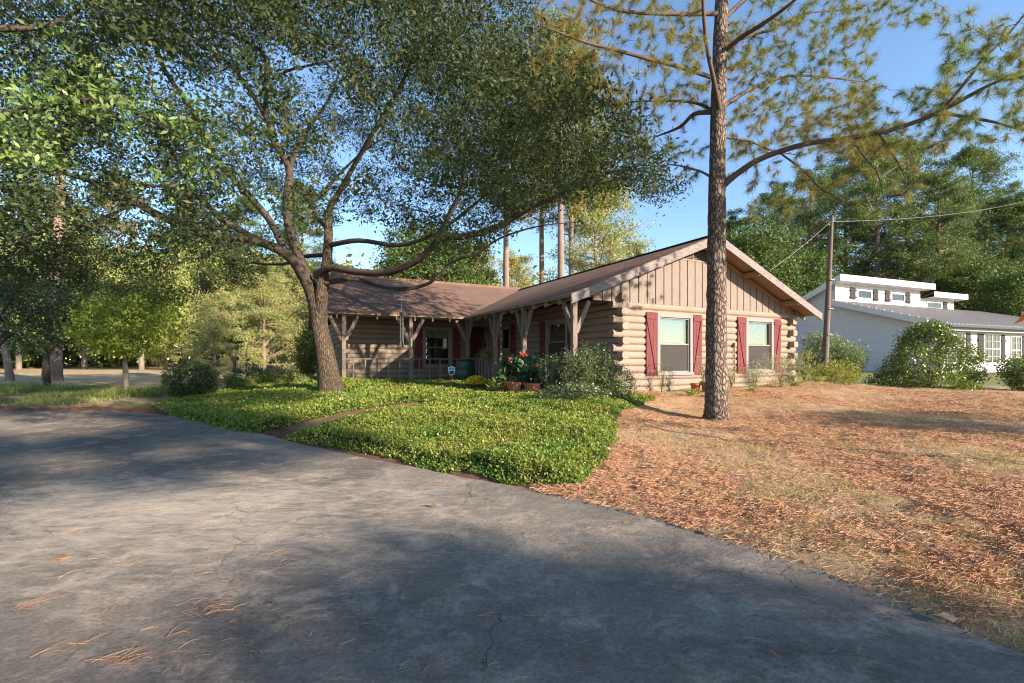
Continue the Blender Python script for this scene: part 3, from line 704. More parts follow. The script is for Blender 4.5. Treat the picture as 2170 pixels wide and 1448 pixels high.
mb = MB(); mb.box(DOOR[0], DOOR[0] + .085, 8.0, 8.13, .6, DOOR[3]); mb.box(DOOR[0] + .086, -.05, 8.0, 8.13, DOOR[3] - .075, DOOR[3]); part('door_frame', mb, M['door'])
# frayed wire down the front wall, meter pipe
mb = MB(); mb.box(4.29, 4.37, -.12, -.05, 1.72, 1.84); mb.box(4.32, 4.34, -.085, -.065, .6, 1.72); part('cable_box', mb, M['log'])
# address plaque on a porch post
mb = MB(); mb.box(-3.745, -3.675, 5.985, 6.004, 1.72, 2.06); pl_ = part('address_plaque', mb, M['plaque'])
for q in range(4):
    m = MB(); zq = 1.76 + q * .072; m.box(-3.722, -3.698, 5.978, 5.984, zq, zq + .045); m.build('digit', M['signwhite'], pl_)
_n = 2600; _x = rng.uniform(-1.8, 2.9, _n); _y = -.5 + 10.5 * rng.uniform(size=_n) ** 1.3; _k = _y < 7.7 + _x; _x, _y = _x[_k], _y[_k]; _n = len(_x)
_a = rng.normal(.0, .6, _n); _l = rng.uniform(.06, .16, _n); _V = np.empty((_n, 4, 3))
for _i, (_u, _w) in enumerate(((-.5, -1), (.5, -1), (.5, 1), (-.5, 1))):
    _V[:, _i, 0] = _x + np.sin(_a) * _l * _u + np.cos(_a) * .004 * _w; _V[:, _i, 1] = _y + np.cos(_a) * _l * _u - np.sin(_a) * .004 * _w; _V[:, _i, 2] = RZ - SL * (2.95 - _V[:, _i, 0]) + .008
_o = obj_from_mesh('roof_straw', np_mesh('roof_straw', _V.reshape(-1, 3), 4, np.arange(_n * 4)), M['straw'], None, (2.70, 11.75, 0)); _o.rotation_euler = (0, 0, HA); tag(_o, 'dry pine needles caught on the long brown roof slope', 'pine needles', kind='stuff')
def HW(x, y): return (2.70 + x * math.cos(HA) - y * math.sin(HA), 11.75 + x * math.sin(HA) + y * math.cos(HA))

# ------------------------------------------------------------------ neighbouring white house
nb = empty('white_house', (26, 28, 0), R(22.1), 'white lap-sided house with clerestory boxes, charcoal shutters and a low grey metal roof', 'house')
def np_(name, mb, mat, parent=None, **k): return mb.build(name, mat, parent or nb, **k)
def prof_wall(x0, x1):
    mb = MB(); pl = [(x0, 0, .1), (x0, 0, 3.42), (x0, 6.3, 5.5), (x0, 6.3, 6.95), (x0, 7.2, 6.9), (x0, 15, 2.6), (x0, 15, .1)]
    return mb.prism(pl, (x1 - x0, 0, 0))
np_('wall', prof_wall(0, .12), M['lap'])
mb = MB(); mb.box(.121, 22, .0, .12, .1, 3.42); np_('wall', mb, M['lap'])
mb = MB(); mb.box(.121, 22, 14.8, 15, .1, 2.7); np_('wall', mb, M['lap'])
mb = MB(); mb.box(.121, 10.35, 6.3, 6.42, 5.3, 6.95); np_('clerestory_wall', mb, M['lap'])
mb = MB(); mb.prism([(10.35, 6.3, 5.0), (10.35, 6.3, 6.95), (10.35, 14, 3.3), (10.35, 14, 3.0)], (.1, 0, 0)); np_('clerestory_wall', mb, M['lap'])
mb = MB(); mb.box(10.46, 15.2, 6.3, 6.42, 5.0, 6.35); np_('clerestory_wall', mb, M['lap'])
mb = MB(); mb.prism([(15.2, 6.3, 4.8), (15.2, 6.3, 6.35), (15.2, 14, 3.0), (15.2, 14, 2.8)], (.1, 0, 0)); np_('clerestory_wall', mb, M['lap'])
for xx, zt in ((-.01, 6.9), (10.3, 6.9), (15.15, 6.3)):
    mb = MB(); mb.box(xx, xx + .12, 6.27, 6.3, 5.35, zt); np_('corner_board', mb, M['white'])
mb = MB(); mb.prism([(-.5, -.55, 3.42), (30, -.55, 3.42), (20, 6.3, 5.56), (-.5, 6.3, 5.62)], (0, 0, .06)); np_('roof', mb, M['metalroof'])
mb = MB(); mb.prism([(-.62, 5.55, 7.35), (10.95, 5.55, 7.35), (10.95, 15.4, 2.9), (-.62, 15.4, 2.9)], (0, 0, .06)); np_('roof', mb, M['metalroof'])
mb = MB(); mb.prism([(10.96, 5.6, 6.75), (15.8, 5.6, 6.75), (15.8, 15.4, 2.7), (10.96, 15.4, 2.7)], (0, 0, .06)); np_('roof', mb, M['metalroof'])
mb = MB(); mb.box(-.66, 10.99, 5.51, 5.55, 6.98, 7.43); np_('fascia', mb, M['white'])
mb = MB(); mb.box(10.96, 15.84, 5.56, 5.6, 6.4, 6.83); np_('fascia', mb, M['white'])
mb = MB(); mb.prism([(-.66, 5.51, 6.98), (-.66, 5.51, 7.43), (-.66, 15.4, 2.98), (-.66, 15.4, 2.58)], (.04, 0, 0)); np_('fascia', mb, M['white'])
mb = MB(); mb.prism([(-.54, -.57, 3.12), (-.54, -.57, 3.46), (-.54, 6.3, 5.66), (-.54, 6.3, 5.3)], (.04, 0, 0)); np_('fascia', mb, M['white'])
mb = MB(); mb.prism([(-.6, 5.6, 6.98), (10.95, 5.6, 6.98), (10.95, 6.29, 6.93), (-.6, 6.29, 6.93)], (0, 0, .03)); np_('soffit', mb, M['white'])
mb = MB(); mb.prism([(10.97, 5.62, 6.4), (15.8, 5.62, 6.4), (15.8, 6.29, 6.33), (10.97, 6.29, 6.33)], (0, 0, .03)); np_('soffit', mb, M['white'])
mb = MB(); mb.box(-.5, 22, -.5, -.01, 3.1, 3.13); np_('soffit', mb, M['white'])
mb = MB(); mb.box(-.55, 22, -.66, -.57, 3.3, 3.42); np_('gutter', mb, M['black'])
np_('downspout', MB().bar((-.3, -.6, 3.3), (-.3, -.05, 2.9), .07, .07), M['black']); np_('downspout', MB().bar((-.3, -.05, 2.9), (-.3, -.05, .4), .07, .07), M['black'])
for i in range(15):
    t = i / 14; mb = MB(); mb.lathe([(.0, -.05), (.04, -.03), (.045, 0), (.03, .035), (0, .05)], 6, (-.55, -.5 + 6.6 * t, 3.53 + 2.12 * t)); np_('string_light', mb, M['white'])
for i in range(44):
    mb = MB(); mb.lathe([(.0, -.04), (.035, -.02), (.035, .01), (0, .04)], 5, (-.3 + i * .28, -.6, 3.47)); np_('string_light', mb, M['white'])
def nwin(x0, x1, y, z0, z1, nx_=2, nz_=2, vert=1):
    t = MB(); t.box(x0, x1, y - .05, y + .01, z1 - .09, z1); w = np_('window', t, M['white'])
    for a in ((x0, x1, z0, z0 + .09), (x0, x0 + .09, z0 + .091, z1 - .091), (x1 - .09, x1, z0 + .091, z1 - .091)):
        m = MB(); m.box(a[0], a[1], y - .049, y + .01, a[2], a[3]); m.build('frame', M['white'], w)
    g = MB(); g.box(x0 + .09, x1 - .09, y - .02, y - .012, z0 + .09, z1 - .09); g.build('pane', M['glass2'], w)
    m = MB()
    for i in range(1, nx_):
        xx = x0 + (x1 - x0) * i / nx_; wd = .03 if i == nx_ // 2 else .006; m.box(xx - wd, xx + wd, y - .04, y - .021, z0 + .09, z1 - .09)
    for i in range(1, nz_):
        zz = z0 + (z1 - z0) * i / nz_; wd = .025 if i * 2 == nz_ else .006; m.box(x0 + .09, x1 - .09, y - .045, y - .022, zz - wd, zz + wd)
    if m.v: m.build('muntin', M['white'], w)
M['glass2'] = None
k = NM('dark_window_glass', .05, .35); k.color(k.mix(k.noise(k.coord(), .9, 3), (.015, .02, .02), (.07, .08, .07))); M['glass2'] = k.m
def nshut(x0, x1, y, z0, z1):
    mb = MB(); n = 3; w = (x1 - x0) / n
    for i in range(n): mb.box(x0 + i * w + .008, x0 + (i + 1) * w - .008, y - .05, y - .01, z0 + .02 * (i == 1), z1)
    s = np_('shutter', mb, M['darkshutter'])
    for z in (z0 + (z1 - z0) * .2, z0 + (z1 - z0) * .78): MB().box(x0 - .03, x1 + .03, y - .085, y - .052, z - .06, z + .06).build('rail', M['darkshutter'], s)
nwin(.5, 2.5, 0, 1.1, 3.05, 4, 4); nshut(2.6, 3.12, 0, 1.2, 3.0); nshut(3.98, 4.6, 0, 1.15, 3.0); nwin(4.66, 6.64, 0, 1.05, 3.03, 4, 4); nshut(6.7, 7.25, 0, 1.15, 2.98)
mb = MB(); mb.box(7.68, 7.8, -.03, -.001, .5, 3.1); np_('corner_board', mb, M['white'])
nwin(7.95, 9.4, 0, 1.0, 2.95, 2, 4); nshut(9.5, 10.0, 0, 1.1, 2.95)
for x0, x1, zz0, zz1 in ((2.48, 4.17, 5.92, 6.62), (6.61, 8.33, 5.92, 6.6), (11.3, 13.5, 5.55, 6.15)): nwin(x0, x1, 6.3, zz0, zz1, 1, 1)
for x0, x1, z0, z1 in ((1.65, 2.28, 5.83, 6.72), (4.4, 4.95, 5.83, 6.72), (5.85, 6.42, 5.83, 6.72), (8.5, 9.05, 5.83, 6.72), (13.75, 14.25, 5.5, 6.2)): nshut(x0, x1, 6.3, z0, z1)

# ------------------------------------------------------------------ growing trees
def grow(nodes, nrad, targets, rmin=.004, wig=.12, k0=.011, maxr=.05, sag=0.0):
    nodes = [np.asarray(p) for p in nodes]; N = np.zeros((len(nodes) + len(targets) * 5, 3)); Rr = np.zeros(len(N)); n = len(nodes)
    N[:n] = nodes; Rr[:n] = nrad
    T = np.asarray(targets); d0 = np.array([np.min(np.sum((N[:n] - t) ** 2, 1)) for t in T])
    paths = []; tips = []
    for t in T[np.argsort(d0)]:
        d = np.sum((N[:n] - t) ** 2, 1); j = int(np.argmin(d)); a = N[j]; L = math.sqrt(d[j])
        if L < .05: tips.append((t, unit(1)[0])); continue
        m = 5; q = np.linspace(0, 1, m)[:, None]; pts = a + (t - a) * q
        pts[1:-1] += rng.normal(size=(m - 2, 3)) * wig * L * np.sin(q[1:-1] * math.pi) * .6
        pts[1:-1, 2] += (wig * L * .6 - sag * L) * np.sin(q[1:-1, 0] * math.pi)
        r0 = min(Rr[j] * .75, maxr, rmin + k0 * L); r = np.linspace(r0, rmin, m)
        paths.append((pts, r)); N[n:n + m - 1] = pts[1:]; Rr[n:n + m - 1] = r[1:]; n += m - 1
        tips.append((t, (pts[-1] - pts[-2]) / (np.linalg.norm(pts[-1] - pts[-2]) + 1e-9)))
    return paths, np.array([t for t, _ in tips]), np.array([d for _, d in tips])
def nodes_of(paths):
    return np.concatenate([p for p, _ in paths]), np.concatenate([r for _, r in paths])
def pxpath(pl, r, per=4, jit=.0):
    return smooth_path([P(*q) for q in pl], r, per, jit)
def interp_y(pl, x): return np.interp(x, [p[0] for p in pl], [p[1] for p in pl])

# --- the big oak in front of the porch
oak = empty('oak_tree', (-4.85, 12.35, .35), 0, 'large spreading oak with forked leaning trunk rising from the ground cover before the porch', 'tree', 'broadleaf trees')
ob = np.array([-4.85, 12.35, .35])
trunk = [pxpath([(703, 850, 12.4), (697, 800, 12.4), (688, 745, 12.4), (679, 700, 12.4), (672, 655, 12.4), (660, 615, 12.4), (640, 580, 12.4)], [.4, .285, .235, .215, .21, .185, .15], 4),
         pxpath([(676, 690, 12.4), (680, 640, 12.35), (684, 600, 12.3), (692, 562, 12.3), (696, 507, 12.2), (697, 451, 12.1), (714, 415, 12.0), (742, 380, 11.8)], [.17, .17, .16, .135, .115, .09, .07, .045], 4)]
limbs = [
 pxpath([(655, 605, 12.4), (628, 560, 12.3), (600, 535, 12.1), (560, 516, 11.8), (520, 505, 11.4), (460, 500, 10.9), (400, 480, 10.4), (350, 463, 9.9), (290, 430, 9.4), (250, 403, 9), (180, 380, 8.5), (80, 350, 8)], [.18, .16, .14, .13, .12, .11, .1, .09, .08, .07, .05, .02]),
 pxpath([(560, 516, 11.8), (521, 495, 11.6), (470, 465, 11.2), (433, 428, 10.8), (396, 408, 10.3), (340, 395, 9.8), (260, 390, 9.4)], [.1, .09, .08, .07, .06, .04, .02]),
 pxpath([(645, 590, 12.4), (636, 553, 12.5), (613, 484, 12.6), (608, 415, 12.7), (613, 359, 12.8), (581, 300, 12.6), (562, 244, 12.4), (507, 161, 12), (456, 110, 11.5), (380, 60, 11)], [.17, .15, .13, .12, .11, .1, .08, .06, .05, .02]),
 pxpath([(613, 359, 12.8), (631, 313, 12.8), (664, 258, 12.9), (700, 205, 13), (730, 120, 13)], [.09, .08, .06, .04, .02]),
 pxpath([(562, 244, 12.4), (564, 175, 12), (558, 115, 11.6), (507, 80, 11), (433, 41, 10.4), (405, -10, 10), (380, -100, 9.6)], [.07, .06, .05, .045, .04, .03, .02]),
 pxpath([(564, 175, 12), (610, 150, 11.6), (660, 138, 11), (740, 120, 10.4)], [.045, .04, .03, .015]),
 pxpath([(600, 520, 12.4), (567, 461, 12.2), (507, 392, 11.8), (447, 323, 11.2), (410, 240, 10.6), (350, 150, 9.8), (320, 70, 9.2), (290, -40, 8.6)], [.11, .1, .09, .085, .07, .05, .04, .02]),
 pxpath([(670, 585, 12.3), (700, 568, 12.0), (760, 577, 11.7), (815, 578, 11.4), (870, 560, 11.1), (905, 535, 10.9), (930, 505, 10.6), (950, 460, 10.3), (980, 400, 10), (985, 360, 9.8), (1020, 310, 9.4), (1060, 230, 9), (1080, 120, 8.4)], [.12, .108, .102, .098, .092, .085, .08, .07, .06, .05, .038, .025, .012]),
 pxpath([(940, 503, 10.6), (990, 500, 10.4), (1060, 478, 10.1), (1120, 442, 9.8), (1180, 415, 9.5), (1250, 380, 9.1), (1320, 360, 8.8), (1400, 370, 8.6)], [.09, .085, .075, .065, .055, .045, .03, .012]),
 pxpath([(690, 600, 12.2), (750, 592, 12.1), (800, 606, 12.0), (850, 613, 11.9), (910, 600, 11.8), (960, 555, 11.6), (1010, 538, 11.4), (1060, 505, 11.2), (1140, 480, 11), (1230, 470, 10.8)], [.08, .065, .06, .055, .05, .04, .035, .03, .02, .008]),
 pxpath([(696, 520, 12.2), (760, 510, 11.9), (840, 520, 11.6), (900, 505, 11.3), (960, 470, 11), (1040, 400, 10.6), (1100, 300, 10)], [.08, .07, .06, .055, .045, .03, .015]),
 pxpath([(696, 490, 12.2), (660, 440, 12.8), (690, 400, 13.4), (760, 330, 13.8), (830, 280, 14)], [.06, .055, .05, .035, .015]),
 pxpath([(700, 540, 12.4), (640, 545, 13.2), (600, 560, 14), (520, 555, 15), (400, 530, 16)], [.07, .06, .05, .035, .015]),
 pxpath([(500, 500, 11.2), (440, 540, 11), (400, 550, 10.9), (350, 575, 10.7), (290, 620, 10.5)], [.05, .045, .035, .02, .01]),
 pxpath([(714, 415, 12), (780, 300, 11), (850, 180, 10), (900, 60, 9), (930, -60, 8.4)], [.07, .06, .045, .03, .015]),
 pxpath([(290, 430, 9.4), (200, 470, 9.2), (120, 490, 9), (20, 480, 8.8)], [.04, .03, .02, .01]),
]
limbs = [(p, r * .88) for p, r in limbs]
allp = trunk + limbs
n0, r0 = nodes_of(allp)
bot = [(-400, 620), (0, 625), (120, 590), (250, 640), (400, 640), (520, 610), (580, 560), (640, 500), (700, 470), (800, 460), (870, 500), (960, 540), (1050, 500), (1150, 440), (1300, 400), (1400, 430), (1480, 420)]
right_edge = [(-300, 1050), (0, 1110), (100, 1180), (200, 1290), (300, 1380), (400, 1450), (600, 1450)]
T = []
while len(T) < 4300:
    d = unit(1)[0]; r = rng.uniform(.35, 1) ** .6; p = np.array([-5.1, 11.6, 5.0]) + d * r * np.array([9.2, 8.0, 7.2])
    if p[2] < 2.9 or p[1] < 4.6: continue
    px = CX + p[0] / p[1] * F; py = HOR - (p[2] - CH) / p[1] * F
    if py > interp_y(bot, px) or px > np.interp(py, [a for a, b in right_edge], [b for a, b in right_edge]): continue
    inner = np.exp(-((px - 640) / 260) ** 2 - ((py - 400) / 190) ** 2)
    if rng.uniform() < .5 * inner: continue
    if 0 < px < 350 and 330 < py < 480 and rng.uniform() < .4: continue
    if vnoise(np.array([p[0] * 1.1 + p[2]]), np.array([p[1] * 1.1 - p[2] * .7]))[0] < .4: continue
    T.append(p)
tw, tips, tdir = grow(n0, r0, T, .004, .14, .012, .04)
tr = tubes('trunk', [(p - ob, r) for p, r in trunk], M['oakbark'], oak, bump=.02)
tubes('limbs', [(p - ob, r) for p, r in limbs], M['limb'], oak, bump=.03); tubes('twigs', [(p - ob, r) for p, r in tw], M['limb'], oak)
C = np.repeat(tips, 74, 0) + rng.normal(size=(len(tips) * 74, 3)) * [.17, .17, .1]
leaves('crown', C - ob, .085, .035, M['oakleaf'], oak, bias=(.1, -.1, -.15), bw=1, nup=.35)

# --- neighbouring oak reaching in from the left edge
o2b = np.array([-9.4, 5.0, 0.0]); oak2 = empty('oak_tree', o2b, 0, 'oak limb with large glossy leaves reaching in from the left edge near the camera', 'tree', 'broadleaf trees')
l2 = [smooth_path([o2b + (0, 0, -.05), o2b + (0, 0, 1.5), o2b + (.1, 0, 3.2), o2b + (.0, .1, 5)], [.24, .2, .18, .12]),
      smooth_path([o2b + (.05, 0, 2.9), (-8.2, 5.2, 3.9), P(20, 240, 6.2), P(150, 215, 6), P(260, 225, 5.8), P(360, 280, 5.7), P(440, 320, 5.6)], [.12, .09, .05, .035, .025, .015, .006]),
      smooth_path([o2b + (.05, 0, 4.2), (-8.3, 5.3, 5.2), P(60, 60, 6.6), P(200, 0, 6.6)], [.1, .07, .04, .01])]
T = []
def fillbox(x0, x1, y0, y1, d0, d1, n):
    for _ in range(n): T.append(P(rng.uniform(x0, x1), rng.uniform(y0, y1), rng.uniform(d0, d1)))
fillbox(-60, 130, 180, 350, 5.2, 6.2, 34); fillbox(60, 300, 130, 270, 5.4, 6.4, 26); fillbox(250, 420, 210, 290, 5.3, 6, 12); fillbox(380, 470, 250, 330, 5.3, 5.9, 7); fillbox(330, 460, 340, 400, 5.4, 6, 9); fillbox(-100, 260, -150, 130, 6, 7.5, 40); fillbox(0, 110, 300, 345, 5.2, 5.8, 8)
n1, r1 = nodes_of(l2); tw, tips, tdir = grow(n1, r1, T, .003, .14, .01, .03)
tubes('trunk', [(p - o2b, r) for p, r in l2[:1]], M['oakbark'], oak2); tubes('limbs', [(p - o2b, r) for p, r in l2[1:] + tw], M['limb'], oak2)
C = np.repeat(tips, 24, 0) + rng.normal(size=(len(tips) * 24, 3)) * [.13, .13, .07]
leaves('crown', C - o2b, .1, .042, M['nearleaf'], oak2, bias=(.4, -.2, -.25), bw=1, nup=.8)

# --- the front yard pine
pb = np.array([4.06, 9.15, .08]); pine = empty('pine_tree', pb, 0, 'tall pine with straight grey-brown bark trunk standing in pine straw before the gable', 'tree', 'pine trees')
tp, trd = smooth_path([P(1520, 905, 9.15), P(1520, 893, 9.15), P(1519, 875, 9.15), P(1518, 840, 9.15), P(1518, 700, 9.15), P(1519, 500, 9.15), P(1521, 300, 9.15), P(1526, 100, 9.15), P(1531, -60, 9.15), P(1536, -350, 9.15), P(1540, -600, 9.15)], [.32, .29, .245, .212, .19, .17, .15, .131, .118, .085, .02], 10)
ptr = [(tp, trd)]
plimb = [
 pxpath([(1533, 392, 9.1), (1560, 370, 9.0), (1600, 343, 8.8), (1650, 322, 8.6), (1720, 303, 8.3), (1800, 293, 8.0), (1900, 272, 7.7), (1990, 238, 7.4), (2060, 200, 7.1), (2120, 170, 6.9), (2200, 140, 6.7)], [.075, .06, .054, .05, .047, .043, .038, .033, .028, .022, .012]),
 pxpath([(1990, 238, 7.4), (2060, 250, 7.3), (2120, 262, 7.2), (2180, 280, 7.2)], [.03, .025, .02, .012]),
 pxpath([(2000, 232, 7.4), (2050, 170, 7.2), (2080, 130, 7.1), (2130, 80, 7), (2180, 20, 6.9)], [.03, .025, .022, .018, .01]),
 pxpath([(1512, 166, 9.1), (1440, 142, 8.8), (1380, 127, 8.5), (1300, 105, 8.2), (1240, 90, 8), (1150, 55, 7.7)], [.045, .04, .036, .03, .022, .01]),
 pxpath([(1508, 233, 9.2), (1470, 218, 9.5), (1400, 214, 9.9), (1310, 218, 10.3)], [.035, .03, .022, .01]),
 pxpath([(1508, 238, 9.2), (1470, 243, 9.5), (1440, 270, 9.9), (1390, 290, 10.4)], [.05, .045, .035, .015]),
 pxpath([(1508, 376, 9.15), (1480, 362, 9.3), (1430, 350, 9.5), (1400, 352, 9.8)], [.025, .022, .016, .006]),
 pxpath([(1534, 225, 9.1), (1580, 195, 9.4), (1630, 172, 9.8), (1690, 160, 10.2), (1760, 165, 10.6), (1840, 175, 11)], [.05, .04, .035, .028, .02, .01]),
 pxpath([(1534, 110, 9.1), (1570, 80, 8.8), (1610, 55, 8.4), (1660, 20, 8), (1720, -30, 7.6)], [.05, .045, .04, .03, .015]),
 pxpath([(1534, 95, 9.2), (1590, 75, 9.8), (1640, 60, 10.2), (1700, 30, 10.6), (1800, 20, 11)], [.035, .035, .03, .02, .01]),
 pxpath([(1525, 232, 9.0), (1513, 170, 8.8), (1500, 110, 8.6), (1492, 40, 8.4), (1488, -40, 8.2)], [.045, .042, .038, .034, .025]),
 pxpath([(1534, 290, 9.1), (1590, 300, 9.6), (1640, 320, 10), (1700, 330, 10.6)], [.03, .025, .018, .008]),
 pxpath([(1534, 40, 9.1), (1600, -20, 9.4), (1700, -100, 9.6)], [.05, .04, .02]), pxpath([(1520, 30, 9.1), (1420, 30, 8.8), (1300, 20, 8.4), (1200, -30, 8)], [.045, .04, .03, .01]),
 pxpath([(1800, 293, 8.0), (1830, 330, 7.9), (1860, 370, 7.8), (1875, 430, 7.8)], [.02, .016, .012, .006]),
 pxpath([(1650, 322, 8.6), (1700, 360, 8.5), (1740, 400, 8.4), (1800, 430, 8.3)], [.02, .016, .012, .006]),
 pxpath([(1860, 280, 7.8), (1900, 340, 7.8), (1920, 380, 7.8)], [.016, .012, .006]),
]
T = []
fillbox(1120, 1500, -60, 230, 7.6, 10.8, 470); fillbox(1230, 1500, 180, 340, 9, 11, 130); fillbox(1540, 1860, 40, 330, 8.8, 11.4, 500); fillbox(1580, 2000, -80, 60, 8, 11, 190); fillbox(1700, 2040, 180, 330, 7.4, 9, 190); fillbox(1980, 2260, 20, 300, 6.6, 7.8, 230)
fillbox(1580, 1960, 330, 470, 7.6, 9.4, 70); fillbox(1540, 1660, 300, 380, 9, 10.5, 24); fillbox(1380, 1500, 320, 380, 9.2, 10, 8)
n1, r1 = nodes_of(plimb); tw, tips, tdir = grow(n1, r1, T, .0035, .2, .010, .02, .1)
tubes('trunk', [(p - pb, r) for p, r in ptr], M['pinebark'], pine, bump=.035)
tubes('limbs', [(p - pb, r) for p, r in plimb + tw], M['pinelimb'], pine)
nt = 95; keep = rng.uniform(size=len(tips)) < .93; tt = tips[keep]; td = tdir[keep]
A = np.repeat(td, nt, 0); C = np.repeat(tt, nt, 0) - A * rng.uniform(0, .14, (len(A), 1)) + rng.normal(size=(len(A), 3)) * .008
V = needle_arrays(C - pb, A * .75, .185, .0048, .85)
obj_from_mesh('crown', np_mesh('crown', V, 3, np.arange(len(V))), M['pineneedle'], pine)

# --- background pines
def pine_proto(name, h, r0_, cb, rad, nb_, mat, barkm, seed, needles=32, L=.34, lean=0.0, nt_=11):
    global rng
    keep_ = rng; rng = np.random.default_rng(seed)
    e = empty(name, (0, 0, 0), 0)
    tp_, tr_ = smooth_path([(0, 0, -.3), (lean * .1, 0, h * .1), (lean * .45, .1, h * .5), (lean, 0, h)], [r0_ * 1.15, r0_, r0_ * .65, .03], 6)
    paths = []; T = []
    for i in range(nb_):
        f = rng.uniform(0, 1) ** .9; z = h * (cb + (1 - cb) * f); az = rng.uniform(0, 2 * math.pi)
        ln = rad * (1 - .66 * f ** 2.2) * rng.uniform(.35, 1.15); b0 = np.array([np.interp(z, tp_[:, 2], tp_[:, 0]), 0, z])
        tip = b0 + [math.cos(az) * ln, math.sin(az) * ln, ln * rng.uniform(-.15, .75)]
        mid = (b0 + tip) / 2 + [0, 0, ln * rng.uniform(-.05, .12)]
        paths.append(smooth_path([b0, mid, tip], [max(.02, .035 * ln * .5), .02 * ln * .5 + .01, .01], 3))
        for q in range(nt_):
            t = rng.uniform(.5, 1.05); T.append(b0 + (tip - b0) * t + rng.normal(size=3) * [.15, .15, .11] * ln)
    T = np.array(T)
    tubes('trunk', [(tp_, tr_)], barkm, e); tubes('limbs', paths, barkm, e)
    n = needles; C = np.repeat(T, n, 0) + rng.normal(size=(len(T) * n, 3)) * [.3, .3, .17]
    A = np.tile([0, 0, .6], (len(C), 1)); V = needle_arrays(C, A, L, .085, 1.0)
    obj_from_mesh('crown', np_mesh('crown', V, 3, np.arange(len(V))), mat, e)
    rng = keep_; return e
def copy_tree(o, parent=None):
    c = o.copy(); COL.objects.link(c); c.parent = parent
    for ch in o.children: copy_tree(ch, c)
    return c
_used = set()
def place(proto, px, d, ytop, h, label, group='pine trees', cat='tree', rz_=None, base=None):
    o = proto if proto.name not in _used else copy_tree(proto)
    _used.add(proto.name)
    x = (px - CX) / F * d; z = g1(x, d) if base is None else base
    H = CH + (HOR - ytop) / F * d - z; s = H / h
    o.location = (x, d, z - .05); o.scale = (s, s, s); o.rotation_euler = (0, 0, rng.uniform(0, 6.28) if rz_ is None else rz_)
    tag(o, label, cat, group); return o
pA = pine_proto('pine_tree', 25, .36, .3, 5.2, 105, M['pinefar'], M['farbark'], 11)
pB = pine_proto('pine_tree', 25, .3, .15, 5.6, 125, M['pinefar'], M['farbark'], 12)
pT = pine_proto('pine_tree', 25, .3, .5, 4.4, 46, M['pineneedle'], M['farbark'], 13, L=.36)
pY = pine_proto('pine_tree', 14, .22, .08, 4.2, 80, M['pinepale'], M['farbark'], 14, L=.3)
def broad_proto(name, h, r0_, cz, rad, ncl, per, mat, barkm, seed, Ls=.16, Ws=.1, sig=.35, limbs_=9):
    global rng
    keep_ = rng; rng = np.random.default_rng(seed)
    e = empty(name, (0, 0, 0), 0); c0 = np.array([0, 0, cz]); rad = np.array(rad)
    tp_, tr_ = smooth_path([(0, 0, -.2), (.02, .02, h * .2), (-.03 * h * .2, .03, cz * .75), (0, 0, cz + rad[2] * .6)], [r0_ * 1.15, r0_, r0_ * .7, r0_ * .15], 5)
    T = []
    while len(T) < ncl:
        p = c0 + unit(1)[0] * rad * rng.uniform(.25, 1) ** .5
        if p[2] < cz - rad[2] * .85 or vnoise(np.array([p[0] * 1.5 / rad[0] * 2 + seed]), np.array([p[2] * 1.5 / rad[0] * 2 + p[1] / rad[0] * 2]))[0] < .27: continue
        T.append(p)
    mains = []
    for i in range(limbs_):
        a = i / limbs_ * 6.28 + rng.uniform(-.3, .3); z0_ = rng.uniform(max(.3 * h * .5, cz - rad[2] * .9), cz); e_ = c0 + np.array([math.cos(a), math.sin(a), rng.uniform(-.1, .7)]) * rad * .75
        b0 = np.array([0, 0, z0_]); mains.append(smooth_path([b0, (b0 + e_) / 2 + [0, 0, .1 * rad[2]], e_], [r0_ * .45, r0_ * .28, r0_ * .08], 3))
    sel = tp_[:, 2] > cz - rad[2] * .8
    nn = np.concatenate([tp_[sel]] + [p for p, _ in mains]); rr = np.concatenate([tr_[sel]] + [r for _, r in mains])
    tw_, tips_, _ = grow(nn, rr, T, .004 * max(1, h / 8), .12, .012, r0_ * .25)
    tubes('trunk', [(tp_, tr_)], barkm, e); tubes('limbs', mains + tw_, barkm, e)
    C = np.repeat(tips_, per, 0) + rng.normal(size=(len(tips_) * per, 3)) * [sig, sig, sig * .6]
    leaves('crown', C, Ls, Ws, mat, e, bias=(0, 0, -.2), bw=1, nup=.5)
    rng = keep_; return e
bA = broad_proto('broadleaf_tree', 14, .25, 8.5, (4.6, 4.6, 5.4), 420, 46, M['broadfar'], M['farbark'], 21, .26, .17, .42)
bY = broad_proto('broadleaf_tree', 12, .2, 6.6, (4.2, 4.2, 5.4), 380, 44, M['yellowleaf'], M['paletrunk'], 22, .22, .15, .4)
bD = broad_proto('broadleaf_tree', 6, .13, 3.4, (3.4, 3.2, 2.3), 360, 46, M['shrubdark'], M['limb'], 23, .12, .06, .24)
bM_ = broad_proto('maple_tree', 4.2, .085, 2.75, (1.75, 1.6, 1.3), 220, 40, M['maple'], M['paletrunk'], 24, .1, .085, .17, 8)
